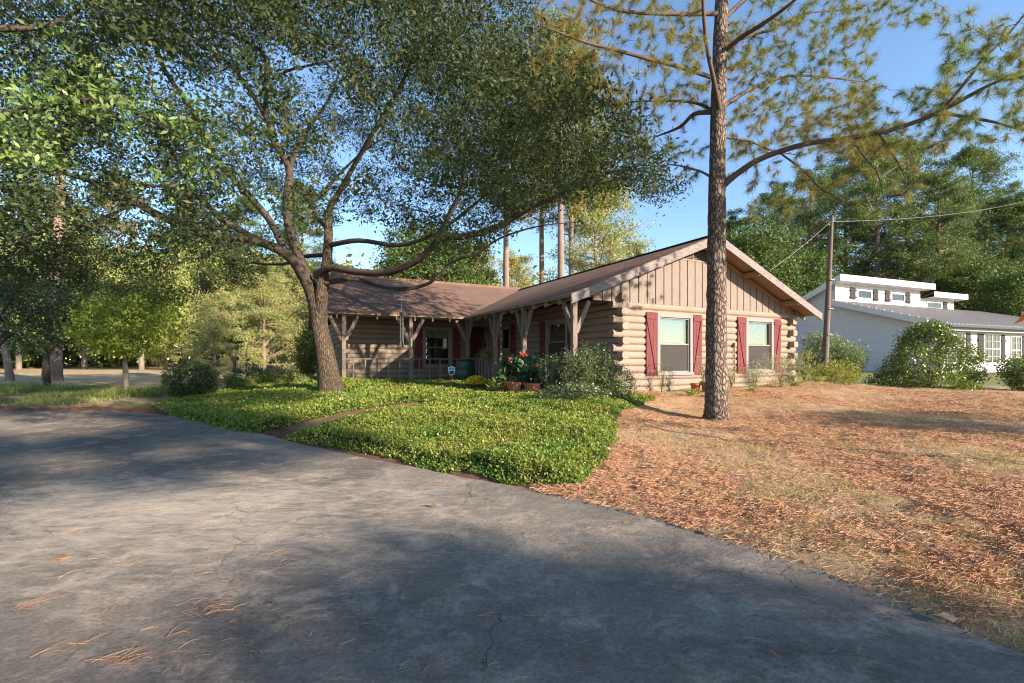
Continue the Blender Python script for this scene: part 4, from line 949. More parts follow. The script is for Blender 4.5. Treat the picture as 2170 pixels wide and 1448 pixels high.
# right-hand stand
RT = [(pB, 1560, 62, 455, 'dark pine at the left edge of the stand behind the utility pole'), (pB, 1640, 56, 395, 'broad pine rising just left of the utility pole top'), (pA, 1718, 60, 372, 'pine directly behind the gable peak overhang and pole'),
      (pB, 1790, 66, 330, 'tall pine behind the left end of the white house roof'), (pA, 1858, 52, 298, 'thick-trunked pine behind the first clerestory box of the white house'), (pB, 1925, 62, 292, 'tallest pine of the stand behind the white house'),
      (pA, 1990, 50, 372, 'pine behind the second clerestory box'), (pA, 2062, 56, 318, 'narrow tall pine standing out against the sky on the right'), (pB, 2120, 64, 400, 'pine behind the right end of the metal roof'), (pB, 2175, 54, 415, 'pine cut by the right edge of the photo'), (pB, 2270, 60, 380, 'pine beyond the right edge whose boughs reach in')]
for pr, px, d, yt, lab in RT: place(pr, px, d, yt, 25, lab)
RB = [(1590, 46, 470, 'leafy broad tree low behind the gable, left of the utility pole'), (1690, 50, 520, 'leafy broad tree between utility pole and gable roof'), (2085, 48, 545, 'leafy tree behind the low right end of the white house roof'), (2160, 42, 560, 'leafy tree at the right edge behind the white house')]
for px, d, yt, lab in RB: place(bA, px, d, yt, 14, lab, 'broadleaf trees')
# behind the log house
for px, d, yt, lab in ((1073, 34, 130, 'pine with bare trunk behind the valley of the porch roof'), (1150, 42, 180, 'slim bare pale trunk pine behind the brown roof'), (1190, 30, 60, 'thick pine trunk rising behind the main ridge'), (1212, 38, 150, 'leaning pale pine right of the thick trunk behind the ridge')): place(pT, px, d, yt, 25, lab)
for px, d, yt, lab in ((1010, 55, 520, 'low dark pine behind the left roof'), (1095, 60, 545, 'small pine behind the roof valley'), (1262, 40, 380, 'autumn-tinted pine above the long roof slope')): place(pY, px, d, yt, 14, lab)
place(pT, 1345, 75, 518, 25, 'small distant pine peeking over the roof slope')
for px, d, yt, lab in ((890, 34, 470, 'leafy tree above the left roof ridge'), (960, 42, 480, 'leafy tree behind the wind chime side of the roof'), (720, 46, 560, 'leafy tree glimpsed behind the oak fork')): place(bA, px, d, yt, 14, lab, 'broadleaf trees')
# left background
LT = [(pY, 455, 27, 615, 14, 'young pale pine with long needles behind the clipped hedge'), (pY, 560, 36, 560, 14, 'pale pine left of the oak trunk'), (pY, 630, 42, 540, 14, 'pine right behind the oak trunk'), (pA, 520, 58, 430, 25, 'tall pine behind the pale pines'), (pA, 640, 62, 400, 25, 'tall pine beyond the oak trunk'),
      (pA, 390, 64, 420, 25, 'tall pine beyond the small maple'), (pT, 250, 58, 380, 25, 'tall bare-stemmed pine across the far lawn'), (pA, 60, 60, 400, 25, 'tall pine at the far left of the far lawn'), (pB, 160, 70, 430, 25, 'bushy pine at the far side of the lawn'), (pY, 350, 48, 600, 14, 'pale pine over the far lawn, right of the maple')]
for pr, px, d, yt, h, lab in LT: place(pr, px, d, yt, h, lab)
for px, d, yt, lab in ((300, 44, 520, 'yellowing broadleaf tree behind the small maple'), (180, 50, 500, 'yellowing broadleaf tree across the lawn, left part'), (40, 46, 520, 'yellowing broadleaf tree at the left edge background'), (420, 52, 500, 'yellowing broadleaf tree behind the pale pine'), (600, 52, 520, 'yellowing broadleaf tree left of the oak fork')): place(bY, px, d, yt, 12, lab, 'broadleaf trees')
place(bD, 100, 21, 560, 5.9, 'dark leafy tree across the weeds in front of the thick pine trunk', 'broadleaf trees')
place(bD, -35, 14.5, 500, 5.9, 'dark leafy tree with low drooping boughs at the left edge', 'broadleaf trees')
o = place(bM_, 268, 15.3, 596, 4.1, 'small yellow-green maple with thin straight trunk beside the driveway', 'broadleaf trees', base=.0)
# two thick bare trunks on the far lawn
def bare(px, d, w, h, lean, lab):
    x = (px - CX) / F * d; e = empty('pine_tree', (x, d, g1(x, d) - .05), 0, lab, 'tree', 'pine trees')
    tp_, tr_ = smooth_path([(0, 0, -.2), (lean * .04, 0, .5), (lean * .3, 0, h * .3), (lean, 0, h)], [w * 1.3, w, w * .8, w * .35], 7)
    tubes('trunk', [(tp_, tr_)], M['farbark'], e, bump=.03)
    T = np.array([[lean, 0, h]]) + rng.normal(size=(60, 3)) * [2.4, 2.4, 2.0]; tw_, ti_, _ = grow(tp_, tr_, T, .01, .12, .012, .06); tubes('limbs', tw_, M['farbark'], e)
    C = np.repeat(ti_, 60, 0) + rng.normal(size=(len(ti_) * 60, 3)) * [.4, .4, .2]; V = needle_arrays(C, np.tile([0, 0, .5], (len(C), 1)), .35, .05, 1.0)
    obj_from_mesh('crown', np_mesh('crown', V, 3, np.arange(len(V))), M['pinefar'], e)
bare(110, 25, .42, 14, .6, 'thick reddish pine trunk on the lawn at far left'); bare(22, 25, .17, 10, -1.6, 'thin leaning trunk at the left edge of the far lawn')
# far woods reading as one mass
def belt(a0, a1, d0, d1, h0, h1, n, mats, name, lab):
    az = rng.uniform(R(a0), R(a1), n); d = rng.uniform(d0, d1, n); hm = h0 + (h1 - h0) * vnoise(az * 22, d * .05); z = rng.uniform(0, 1, n) ** .8 * hm * (.75 + .5 * vnoise(az * 90, d * .1))
    C = np.stack([np.sin(az) * d, np.cos(az) * d, z], 1); V = leaf_arrays(C, 1.1, .7, nup=.4)
    mi = (vnoise(az * 35, d * .08 + z * .1) * len(mats) * .999).astype(int)
    o = obj_from_mesh(name, np_mesh(name, V, 4, np.arange(len(V)), matidx=mi), mats); tag(o, lab, 'woods', kind='stuff')
belt(-62, -8, 72, 105, 13, 19, 42000, [M['yellowleaf'], M['broadfar'], M['pinepale'], M['pinefar']], 'far_woods', 'distant mixed woods closing the view beyond the left lawn')
belt(-8, 62, 80, 115, 10, 17, 30000, [M['broadfar'], M['pinefar'], M['pinefar']], 'far_woods', 'distant woods closing the view behind both houses')

# ------------------------------------------------------------------ shade trees outside the frame, toward the sun
SX, SY = sh.x, sh.y
def fromsun(a, n): return np.array([a * SX + n * .575, a * SY + n * .818])
def shade_tree(a, n, z0_, boxes, lab, seed, ls=.16):
    global rng
    keep_ = rng; rng = np.random.default_rng(seed)
    b = fromsun(a, n); e = empty('broadleaf_tree', (b[0], b[1], 0), 0, lab, 'tree', 'broadleaf trees'); T = []
    for (n0_, n1_, h0_, h1_, cnt) in boxes:
        for _ in range(cnt):
            aa = a + rng.uniform(-1.6, 1.6); nn = rng.uniform(n0_, n1_); hh = rng.uniform(h0_, h1_) + .354 * aa
            q = fromsun(aa, nn); T.append([q[0] - b[0], q[1] - b[1], hh])
    T = np.array(T); zt = T[:, 2].max()
    tp_, tr_ = smooth_path([(0, 0, -.2), (.1, 0, zt * .3), (0, .1, zt * .65), (0, 0, zt * .95)], [.26, .2, .14, .03], 6)
    sel = tp_[:, 2] > z0_
    tw_, ti_, _ = grow(tp_[sel], tr_[sel], T, .006, .14, .012, .07)
    tubes('trunk', [(tp_, tr_)], M['oakbark'], e); tubes('limbs', tw_, M['limb'], e)
    C = np.repeat(ti_, 60, 0) + rng.normal(size=(len(ti_) * 60, 3)) * [.24, .24, .17]
    leaves('crown', C, ls, .08, M['oakleaf'], e, nup=.2); rng = keep_
shade_tree(25, -3.4, 5.0, [(-6, 2.7, -1.0, .8, 190), (1.8, 3.3, -.5, .6, 22), (-6, -.4, .8, 1.35, 50)], 'leafy tree behind the camera shading the near driveway', 31)
shade_tree(26, -2.8, 6, [(-5, 1.2, 2.35, 4.5, 170), (1.2, 4.4, 2.3, 2.5, 26), (1.2, 4.6, 3.1, 4.0, 70), (3.4, 4.9, 2.7, 5.2, 60), (4.6, 6.6, 3.9, 6.5, 46), (-5, .2, 1.5, 2.4, 50)], 'tall leafy tree behind the camera shading the far driveway', 32)
shade_tree(14, 10.8, 2.5, [(9.0, 12.9, -.6, .0, 16), (9.6, 12.0, -.1, .3, 10)], 'small tree beyond the right edge throwing streaked shade on the lawn', 33)

# ------------------------------------------------------------------ ground cover beds
def gpz(px, py, z): return gp(px, py, z)
bedA = [(-3.85, 7.8), (-3.1, 7.28), (-2.05, 6.53), (-1.3, 5.9), (-.53, 5.36), (.05, 4.98), (.45, 4.8), (.78, 4.82), (1.0, 5.5), (1.4, 6.4), (1.75, 7.7), (2.15, 9.1), (2.75, 10.0), (3.3, 10.7), (2.9, 11.2), (2.4, 11.4), (1.2, 10.9), (.9, 12.0), (.2, 13.4), (-1.3, 16.3), (-1.9, 16.5), (-3.5, 15.6), (-6.3, 14.25), (-7.4, 14.6), (-8.4, 16.4), (-9.6, 16.2), (-10.1, 14.2), (-10.0, 12.75), (-8.7, 11.6), (-7.1, 10.3), (-5.6, 9.0), (-4.7, 8.4)]
pathln = [(-4.5, 8.0), (-3.9, 8.5), (-2.9, 9.7), (-2.3, 10.7)]
def bed_in(x, y):
    w = .02 + .3 * (vnoise(x * 2.1, y * 2.1) - .5) + .16 * (vnoise(x * 9, y * 9) - .5)
    d = np.minimum(sdf(bedA, x, y) + w * .5, linedist(pathln, x, y) - .52 + .27 * sstep(8.6, 12, y) + w * .4)
    tr_d = np.hypot(x + 4.87, y - 12.4) - .42
    return np.minimum(d, tr_d)
def bed_h(x, y, d): return (.03 + (.14 - .08 * sstep(7.5, 10.5, y)) * sstep(0, .3, d)) * (.65 + .7 * vnoise(x * 2.6, y * 2.6)) + .03 * vnoise(x * 9, y * 9)
n = 1500000
bx_ = rng.uniform(-10.5, 3.5, n); by_ = rng.uniform(4.6, 16.6, n)
dist = np.hypot(bx_, by_); k_ = rng.uniform(size=n) < np.clip((5.6 / dist) ** 1.7, 0, 1)
bx_, by_ = bx_[k_], by_[k_]; d = bed_in(bx_, by_); k_ = d > 0; bx_, by_, d = bx_[k_], by_[k_], d[k_]
zz = G(bx_, by_) + bed_h(bx_, by_, d) * np.where(d < .16, rng.uniform(.1, 1, len(d)), rng.uniform(.8, 1.06, len(d)))
C = np.stack([bx_, by_, zz], 1); dd = np.hypot(bx_, by_); sz = .034 * np.clip(dd / 7.5, .95, 1.8) * rng.uniform(.7, 1.25, len(dd))
V = leaf_arrays(C, sz, sz * .62, bias=(0, 0, .35), bw=1, nup=1.2)
gx2 = np.arange(-10.5, 3.6, .09); gy2 = np.arange(4.6, 16.7, .09); XX, YY = np.meshgrid(gx2, gy2); xx, yy = XX.ravel(), YY.ravel(); dd2 = bed_in(xx, yy)
zb = G(xx, yy) + np.where(dd2 > 0, bed_h(xx, yy, dd2) * .8 - .015, -.08); a_, b_ = len(gx2), len(gy2)
qi = (np.arange(b_ - 1)[:, None] * a_ + np.arange(a_ - 1)[None, :]).ravel(); q4 = np.stack([qi, qi + 1, qi + a_ + 1, qi + a_], 1); q4 = q4[(dd2[q4] > -.05).all(1)]
Vall = np.concatenate([V, np.stack([xx, yy, zb], 1)]); idx = np.concatenate([np.arange(len(V)).reshape(-1, 4), q4 + len(V)])
mi = np.concatenate([np.zeros(len(V) // 4, int), np.ones(len(q4), int)])
o = obj_from_mesh('ground_cover', np_mesh('ground_cover', Vall, 4, idx, matidx=mi), [M['cover'], M['bed']]); tag(o, 'bright green ground cover filling the bed between the driveway and the porch', 'ground cover', kind='stuff')

# ------------------------------------------------------------------ pine straw and dry grass on the lawn
def scatter(n, x0, x1, y0, y1, ref, pw=1.6):
    x = rng.uniform(x0, x1, n); y = y0 + (y1 - y0) * rng.uniform(size=n); d = np.hypot(x, y)
    k = (rng.uniform(size=n) < np.clip((ref / d) ** pw, 0, 1)) & (np.abs(x) < y * 1.6 + 1.6); return x[k], y[k]
x, y = scatter(1700000, .2, 17, 2.0, 17, 4.6); s_ = -sdf(drive, x, y); hx, hy = toH(x, y)
nz_ = vnoise(x * .7, y * .7); keepm = (s_ > -.06) & (sdf(bedA, x, y) < .03) & ~((hx > -.2) & (hx < 7.4) & (hy > -.02) & (hy < 15)) & (rng.uniform(size=len(x)) < (.12 + .9 * sstep(.3, .75, nz_)) * (.25 + 1.1 * sstep(.35, .65, vnoise(x * 5, y * 5))))
x, y = x[keepm], y[keepm]; n = len(x); ang = rng.normal(.35, 1.1, n); L = rng.uniform(.03, .1, n) * np.clip(np.hypot(x, y) / 7, .8, 1.5); w = .0009 * np.clip(np.hypot(x, y) / 4, .8, 3.6)
z = np.maximum(G(x, y), 0) + rng.uniform(.004, .03, n); lift = rng.normal(0, .22, n) * L
ca_, sa_ = np.cos(ang), np.sin(ang); V = np.empty((n, 4, 3))
for i, (u_, v_) in enumerate(((-.5, -1), (.5, -.5), (.5, .5), (-.5, 1))):
    V[:, i, 0] = x + ca_ * L * u_ - sa_ * w * v_ * .7; V[:, i, 1] = y + sa_ * L * u_ + ca_ * w * v_ * .7; V[:, i, 2] = z + lift * u_ + .002 * v_
V = V.reshape(-1, 3); o = obj_from_mesh('pine_straw', np_mesh('pine_straw', V, 4, np.arange(len(V))), M['straw']); tag(o, 'orange pine straw lying over the dry lawn right of the driveway', 'pine straw', kind='stuff')
def blades(name, x, y, h, w, mat, lab, cat, lean=.5):
    n = len(x); z = np.maximum(G(x, y), -.01); a = rng.uniform(0, 6.28, n); h = h * rng.uniform(.5, 1.2, n)
    V = np.empty((n, 3, 3)); V[:, 0, 0] = x - np.cos(a) * w; V[:, 0, 1] = y - np.sin(a) * w; V[:, 1, 0] = x + np.cos(a) * w; V[:, 1, 1] = y + np.sin(a) * w; V[:, 0, 2] = z; V[:, 1, 2] = z
    l = rng.normal(size=(n, 2)) * lean * h[:, None]; V[:, 2, 0] = x + l[:, 0]; V[:, 2, 1] = y + l[:, 1]; V[:, 2, 2] = z + h
    V = V.reshape(-1, 3); o = obj_from_mesh(name, np_mesh(name, V, 3, np.arange(len(V))), mat); return tag(o, lab, cat, kind='stuff')
x, y = scatter(900000, .2, 18, 2.0, 18, 4.0); s_ = -sdf(drive, x, y); hx, hy = toH(x, y); cl = vnoise(x * 3.1, y * 3.1)
keepm = (s_ > .0) & (sdf(bedA, x, y) < .0) & ~((hx > -.2) & (hx < 7.4) & (hy > -.02) & (hy < 15)) & (rng.uniform(size=len(x)) < .3 + 1.2 * sstep(.45, .75, cl))
x, y = x[keepm], y[keepm]; blades('dry_grass', x, y, .035 * np.clip(np.hypot(x, y) / 5, .8, 1.6), .003, M['dryblade'], 'short dry grass tufts over the right lawn', 'grass', .8)
x = rng.uniform(-24, -7.4, 60000); y = rng.uniform(12.9, 19.5, 60000); s_ = -sdf(drive, x, y); cl = vnoise(x * .9, y * .9)
keepm = (s_ > .55) & (sdf(bedA, x, y) < -.1) & (rng.uniform(size=len(x)) < 1.3 * sstep(.3, .7, cl)) & ~((x > -12.2) & (y < 14.9))
x, y = x[keepm], y[keepm]; blades('tall_weeds', x, y, .1 + .26 * sstep(.4, .8, vnoise(x * .9, y * .9)), .009, M['weed'], 'yellow-green weeds and grass along the far edge of the driveway', 'grass', .35)
# needles dropped on the driveway
P_ = []
def needle_clump(cx, cy, n, spread, ang, L):
    for _ in range(n):
        a = ang + random.gauss(0, .5); l = L * random.uniform(.5, 1.1); x0 = cx + random.gauss(0, spread); y0 = cy + random.gauss(0, spread * .6)
        bend = random.gauss(0, .15); p0 = np.array([x0, y0, .004]); p1 = p0 + [math.cos(a) * l * .5, math.sin(a) * l * .5, random.uniform(0, .012)]; p2 = p1 + [math.cos(a + bend) * l * .5, math.sin(a + bend) * l * .5, -.004]
        P_.append(smooth_path([p0, p1, p2], [.0014, .0014, .0007], 3))
for px, py, n, sp_, an, L in ((420, 1290, 26, .05, .3, .15), (240, 1405, 24, .05, .9, .16), (30, 1290, 12, .03, .45, .2), (130, 1186, 22, .035, .1, .13), (560, 1180, 8, .03, .3, .14), (470, 1170, 6, .03, .4, .12), (640, 1140, 9, .04, .9, .12), (900, 1425, 20, .04, 1.3, .13), (880, 1440, 8, .06, .2, .16), (1230, 1410, 8, .04, .2, .14),
                                (730, 1320, 9, .06, -.4, .13), (1000, 1310, 5, .03, .3, .13), (1210, 1310, 4, .03, .1, .13), (1110, 1140, 4, .02, .4, .12), (1200, 1180, 5, .03, .8, .12), (520, 1375, 4, .04, -.6, .14), (1640, 1250, 4, .02, -.5, .14), (250, 1075, 6, .05, .5, .14), (150, 1045, 6, .06, .3, .15), (700, 1075, 5, .04, .2, .14), (1590, 1240, 3, .02, -.9, .13), (80, 1390, 3, .03, .9, .17), (1290, 1120, 3, .03, .3, .12)):
    x, y = gp(px, py); needle_clump(x, y, max(2, int(n * .7)), sp_, an, L * .85)
for _ in range(300):
    px = rng.uniform(0, 1900); py = 880 + 560 * rng.uniform() ** .9; x, y = gp(px, py)
    if sdf(drive, np.array([x]), np.array([y]))[0] > .05: needle_clump(x, y, random.choice((1, 1, 2, 3)), .02, random.gauss(.35, .7), random.uniform(.05, .12))
M['oldneedle'] = leaf_mat('old_pine_needles', [(0, (.18, .095, .055)), (.6, (.38, .21, .12)), (1, (.55, .38, .23))], .1, .6, .15)
ob_ = tubes('fallen_needles', P_, M['oldneedle']); tag(ob_, 'fallen pine needles scattered in small clumps on the driveway', 'pine needles', kind='stuff')
# dry leaves: a few one can point at
def dry_leaf(i, px, py, z, lab, s=1.0):
    x, y = gp(px, py, z); mb = MB(); n = 8; pts = []
    for q in range(n):
        a = q / n * 6.28; r = .035 * s * (1 if q % 2 == 0 else .6); pts.append((math.cos(a) * r * 1.7, math.sin(a) * r, .006 + .012 * abs(math.sin(a * 1.5 + i))))
    mb.prism(pts, (0, 0, .0015)); o = mb.build('fallen_leaf', M['dryleaf'], None, (x, y, z + .004)); o.rotation_euler = (0, 0, i * 1.3); tag(o, lab, 'leaf', 'dry leaves on the ground')
for i, (px, py, z, lab) in enumerate(((918, 1074, 0, 'curled pale leaf alone on the middle of the driveway'), (1245, 1035, .05, 'long dry leaf at the tip of the ground cover bed'), (1325, 1040, .03, 'dry leaf in the straw just right of the bed tip'), (1455, 1048, .05, 'pale curled leaf on the straw lawn below the pine'), (1512, 1130, .02, 'dry leaf at the driveway edge below the pine'), (1720, 1170, .02, 'broad dry leaf on the lawn edge right of centre'), (1845, 1190, .02, 'dry leaf beside the bare patch near the driveway edge'),
                                      (2010, 1315, .02, 'rust coloured leaf at the driveway edge, lower right'), (650, 935, 0, 'pale leaf by the left tip of the front bed'), (470, 912, 0, 'dry leaf on the asphalt before the left bed'), (880, 972, .0, 'reddish leaf under the rim of the ground cover'), (1420, 852, .3, 'dry leaf on the straw under the left front window'))): dry_leaf(i, px, py, z, lab, 1.2)

# ------------------------------------------------------------------ shrubs and bedding plants
def shrub(name, px, d, rad, mat, nleaf, L, Wd, label, cat='shrub', group='shrubs and bedding plants', zc=.45, shape='dome', stems=12, stemm='twig', seed=1, sig=None, base=None, ncl=None, up=.2, w=None):
    global rng
    keep_ = rng; rng = np.random.default_rng(seed)
    x = (px - CX) / F * d; z = (g1(x, d) if base is None else base) - .02; e = empty(name, (x, d, z), 0, label, cat, group)
    rad = np.array(rad, float); ncl = ncl or max(30, nleaf // 30); T = []
    while len(T) < ncl:
        q = unit(1)[0]; r = rng.uniform(.3, 1) ** .45; p = q * r * rad; p[2] = p[2] + rad[2] * zc * 2 * .95 if False else (p[2] + rad[2])
        if shape == 'cone':
            a_c = rng.uniform(0, 6.28); t_ = rng.uniform(0, 1) ** 1.25; r_c = ((1 - t_) ** .55 * (.9 + .25 * math.sin(3 * a_c + t_ * 7)) + .05) * rng.uniform(.45, 1) ** .5; p = np.array([math.cos(a_c) * r_c * rad[0], math.sin(a_c) * r_c * rad[1], t_ * 2 * rad[2]])
        if False:
            t = p[2] / (2 * rad[2]); lim = (1 - t) ** .75 * 1.05 + .04; rr = math.hypot(p[0] / rad[0], p[1] / rad[1])
            if rr > lim or (rr < .4 * lim and rng.uniform() < .7): continue
        if shape == 'dome' and (p[0] / rad[0]) ** 2 + (p[1] / rad[1]) ** 2 + (p[2] / rad[2] - 1) ** 2 < .4: continue
        if shape == 'loose': p[0] *= .35 + .65 * p[2] / (2 * rad[2]); p[1] *= .35 + .65 * p[2] / (2 * rad[2])
        T.append(p)
    st = []
    for i in range(stems):
        a = rng.uniform(0, 6.28); rr = rng.uniform(.2, .7); st.append(smooth_path([(rng.normal() * .05 * rad[0], rng.normal() * .05 * rad[1], -.03), (math.cos(a) * rad[0] * rr * .3, math.sin(a) * rad[1] * rr * .3, rad[2] * .6), (math.cos(a) * rad[0] * rr * .75, math.sin(a) * rad[1] * rr * .75, rad[2] * rng.uniform(1, 1.5))], np.array([.018, .012, .005]) * min(1, rad[2] * 1.2), 3))
    n0_, r0__ = nodes_of(st); tw_, ti_, td_ = grow(n0_, r0__, T, .0025, .12, .006, .008)
    tubes('stems', st + tw_, M[stemm], e)
    per = max(4, nleaf // len(ti_)); sg = sig or .1 * min(rad[0], rad[2]) + .04
    C = np.repeat(ti_, per, 0) + rng.normal(size=(len(ti_) * per, 3)) * sg; C[:, 2] = np.maximum(C[:, 2], .02)
    leaves('foliage', C, L, Wd, M[mat], e, bias=(0, 0, up), bw=1, nup=.6)
    rng = keep_; return e
shrub('hedge_shrub', 408, 14.6, (.8, .75, .58), 'shrubdark', 15000, .05, .03, 'clipped round dark green shrub left of the ground cover', seed=3, sig=.05)
shrub('shrub', 520, 15.6, (.7, .6, .22), 'shrubmid', 2600, .06, .035, 'low bright shrub just right of the clipped dark one', seed=4)
shrub('shrub', 585, 16.6, (.9, .7, .27), 'shrubmid', 3000, .06, .035, 'low green shrub halfway between clipped shrub and oak trunk', seed=5)
shrub('shrub', 545, 19, (1.3, .8, .36), 'shrubdark', 3600, .07, .035, 'darker low shrub mass behind the bright low shrubs', seed=6)
shrub('shrub', 652, 18, (.62, .6, 1.0), 'shrubmid', 6200, .07, .04, 'upright leafy shrub immediately left of the oak trunk', seed=7, shape='loose')
shrub('nandina', 1262, 10.5, (.72, .55, .62), 'nandina', 7200, .055, .02, 'large feathery nandina in front of the log corner', seed=8, shape='loose', sig=.06)
shrub('nandina', 1225, 10.15, (.55, .5, .56), 'nandina', 5200, .055, .02, 'arching nandina at the foot of the front porch post', seed=9, shape='loose', sig=.06)
shrub('nandina', 1300, 10.3, (.5, .45, .4), 'nandina', 3600, .05, .02, 'lower nandina spilling right over the log ends', seed=10, sig=.06)
shrub('nandina', 1168, 10.9, (.4, .4, .52), 'nandina', 2600, .055, .02, 'smaller nandina beside the red flowers', seed=11, shape='loose', sig=.05)
shrub('nandina', 1215, 9.6, (.8, .45, .22), 'nandina', 4600, .045, .02, 'low skirt of nandina over the rear of the front bed', seed=12, sig=.05)
bg_ = shrub('begonia', 1100, 11.6, (.58, .4, .47), 'begonia', 620, .19, .13, 'big-leaved begonia with red flowers in a terracotta trough', 'flower', seed=13, ncl=60, sig=.06)
for fc in ((.05, -.3, 1.03), (.18, -.3, 1.0), (-.2, -.3, .86), (.42, -.3, .72), (-.34, -.32, .2)):
    Cf = np.repeat(np.array([fc]), 22, 0) + rng.normal(size=(22, 3)) * .026; leaves('flower', Cf, .05, .045, M['redflower'], bg_)
def trough(px, d, w, lab):
    x = (px - CX) / F * d; e = empty('flower_trough', (x, d, g1(x, d) + .12), HA - R(90), lab, 'planter', 'terracotta pots')
    mb = MB(); mb.quadbox([(-w * .45, -.09, 0), (w * .45, -.09, 0), (w * .45, .09, 0), (-w * .45, .09, 0), (-w * .5, -.12, .2), (w * .5, -.12, .2), (w * .5, .12, .2), (-w * .5, .12, .2)]); mb.build('body', M['terra'], e, bevel=.01)
    mb = MB(); mb.box(-w * .53, w * .53, -.14, -.115, .17, .21); mb.build('rim', M['terra'], e)
trough(1085, 11.25, .55, 'terracotta trough under the begonia'); trough(1128, 10.95, .4, 'shorter terracotta trough right of the begonia trough')
mm = shrub('chrysanthemum', 1010, 12.2, (.3, .28, .14), 'shrubdark', 900, .04, .025, 'dome of bright yellow chrysanthemums at the edge of the entry path', 'flower', seed=14, sig=.03)
mm.location.z += .12
a = unit(1500); a[:, 2] = np.abs(a[:, 2]); leaves('flowers', a * [.3, .28, .2] * rng.uniform(.93, 1.03, (1500, 1)) + [0, 0, .12], .03, .028, M['mum'], mm, bias=(0, 0, 1), bw=.6, nup=1)
shrub('hosta', 1052, 11.4, (.16, .16, .17), 'weed', 60, .22, .06, 'light green strappy plant at the left end of the begonia trough', 'plant', seed=15, ncl=20, sig=.02, up=1)
shrub('shrub', 1745, 17.6, (1.05, .8, .93), 'olea', 6500, .13, .026, 'tall grey-green oleander behind the foot of the utility pole', seed=16, shape='loose', sig=.1, up=.9)
shrub('shrub', 1800, 17.2, (.7, .6, .75), 'olea', 3400, .13, .026, 'right half of the oleander clump against the white wall', seed=17, shape='loose', sig=.1, up=.9)
shrub('shrub', 1765, 15.6, (.85, .6, .38), 'yshrub', 4200, .06, .03, 'yellow-green mounded shrub before the oleander', seed=18)
shrub('shrub', 1655, 13.6, (.55, .45, .52), 'silver', 2300, .045, .014, 'silvery wispy shrub at the right log corner', seed=19, shape='loose', up=.5)
shrub('shrub', 1600, 13.1, (.5, .35, .4), 'silver', 1500, .045, .014, 'sparse silvery shrub under the right front window', seed=20, shape='loose', up=.5)
shrub('shrub', 1705, 14.6, (.35, .35, .55), 'weed', 900, .08, .02, 'spindly yellow-green plant right of the log corner', 'plant', seed=21, shape='loose', up=.9)
shrub('shrub', 1403, 12.0, (.25, .2, .45), 'holly', 330, .04, .022, 'thin sparse shrub before the left front window', seed=22, shape='loose', sig=.05)
shrub('shrub', 1490, 12.0, (.22, .2, .42), 'silver', 420, .04, .018, 'wispy plant rising from the pots left of the pine trunk', 'plant', seed=23, shape='loose', base=.7)
shrub('shrub', 1550, 12.8, (.2, .2, .35), 'yshrub', 260, .04, .02, 'small yellowish sprig right of the pine trunk', 'plant', seed=24, shape='loose')
shrub('holly_shrub', 1968, 16.6, (1.8, 1.5, 1.16), 'holly', 19000, .085, .045, 'large pyramid-shaped glossy holly in front of the white house', seed=25, shape='cone', sig=.085)
shrub('holly_shrub', 2168, 15.6, (.85, .8, .58), 'holly', 5200, .08, .042, 'holly cut by the right edge of the photo', seed=26, shape='loose', sig=.09)
for i, (px, d, r, lab) in enumerate(((1466, 11.5, .2, 'strappy clump at the foot of the pots'), (1500, 11.4, .1, 'few green blades right of the pots, left of the pine'), (1592, 12.1, .14, 'small green clump under the right window'), (1736, 15.0, .22, 'bright strappy clump before the yellow-green shrub'), (1795, 15.2, .22, 'bright strappy clump right of the yellow-green shrub'), (1690, 14.0, .2, 'pale strappy clump by the spindly plant'))):
    x = (px - CX) / F * d; e = empty('daylily', (x, d, g1(x, d) - .01), 0, lab, 'plant', 'strappy bedding plants'); n = 70
    nn = unit(n, (0, 0, 1), 1.4); C = np.zeros((n, 3)) + rng.normal(size=(n, 3)) * [r * .3, r * .3, 0]; C[:, 2] = 0; Vn = np.empty((n, 4, 3)); s_ = np.cross(nn, unit(n)); s_ /= np.linalg.norm(s_, axis=1)[:, None]; ll = r * 1.5 * rng.uniform(.6, 1.2, (n, 1))
    Vn[:, 0] = C; Vn[:, 1] = C + nn * ll * .55 + s_ * .008; Vn[:, 2] = C + nn * ll * [1.5, 1.5, .7]; Vn[:, 3] = C + nn * ll * .55 - s_ * .008
    obj_from_mesh('leaf_blades', np_mesh('leaf_blades', Vn.reshape(-1, 3), 4, np.arange(n * 4)), M['weed'], e)

# ------------------------------------------------------------------ small things
def pot(px, d, r, h, mat, lab):
    x = (px - CX) / F * d; mb = MB(); mb.lathe([(r * .7, 0), (r, h * .82), (r * 1.12, h * .83), (r * 1.12, h), (r * .98, h), (r * .95, h * .85)], 18)
    e = mb.build('flower_pot', mat, None, (x, d, g1(x, d) - .01), True); tag(e, lab, 'planter', 'terracotta pots')
pot(1474, 12.05, .12, .24, M['terra'], 'dark terracotta pot before the wall left of the pine trunk'); pot(1497, 11.95, .13, .28, M['log'], 'pale buff pot beside the pine trunk')
# rain barrel
x, y = HW(-2.0, 5.55); e = empty('rain_barrel', (x, y, .68), 0, 'dark green rain barrel at the porch corner', 'barrel')
mb = MB(); mb.lathe([(.26, 0), (.3, .08), (.31, .3), (.295, .32), (.31, .34), (.305, .56), (.28, .62), (.27, .63)], 26); mb.build('body', M['barrel'], e, smooth=True)
mb = MB(); mb.lathe([(.285, .632), (.29, .65), (.29, .67), (.1, .685)], 26); mb.build('lid', M['black'], e)
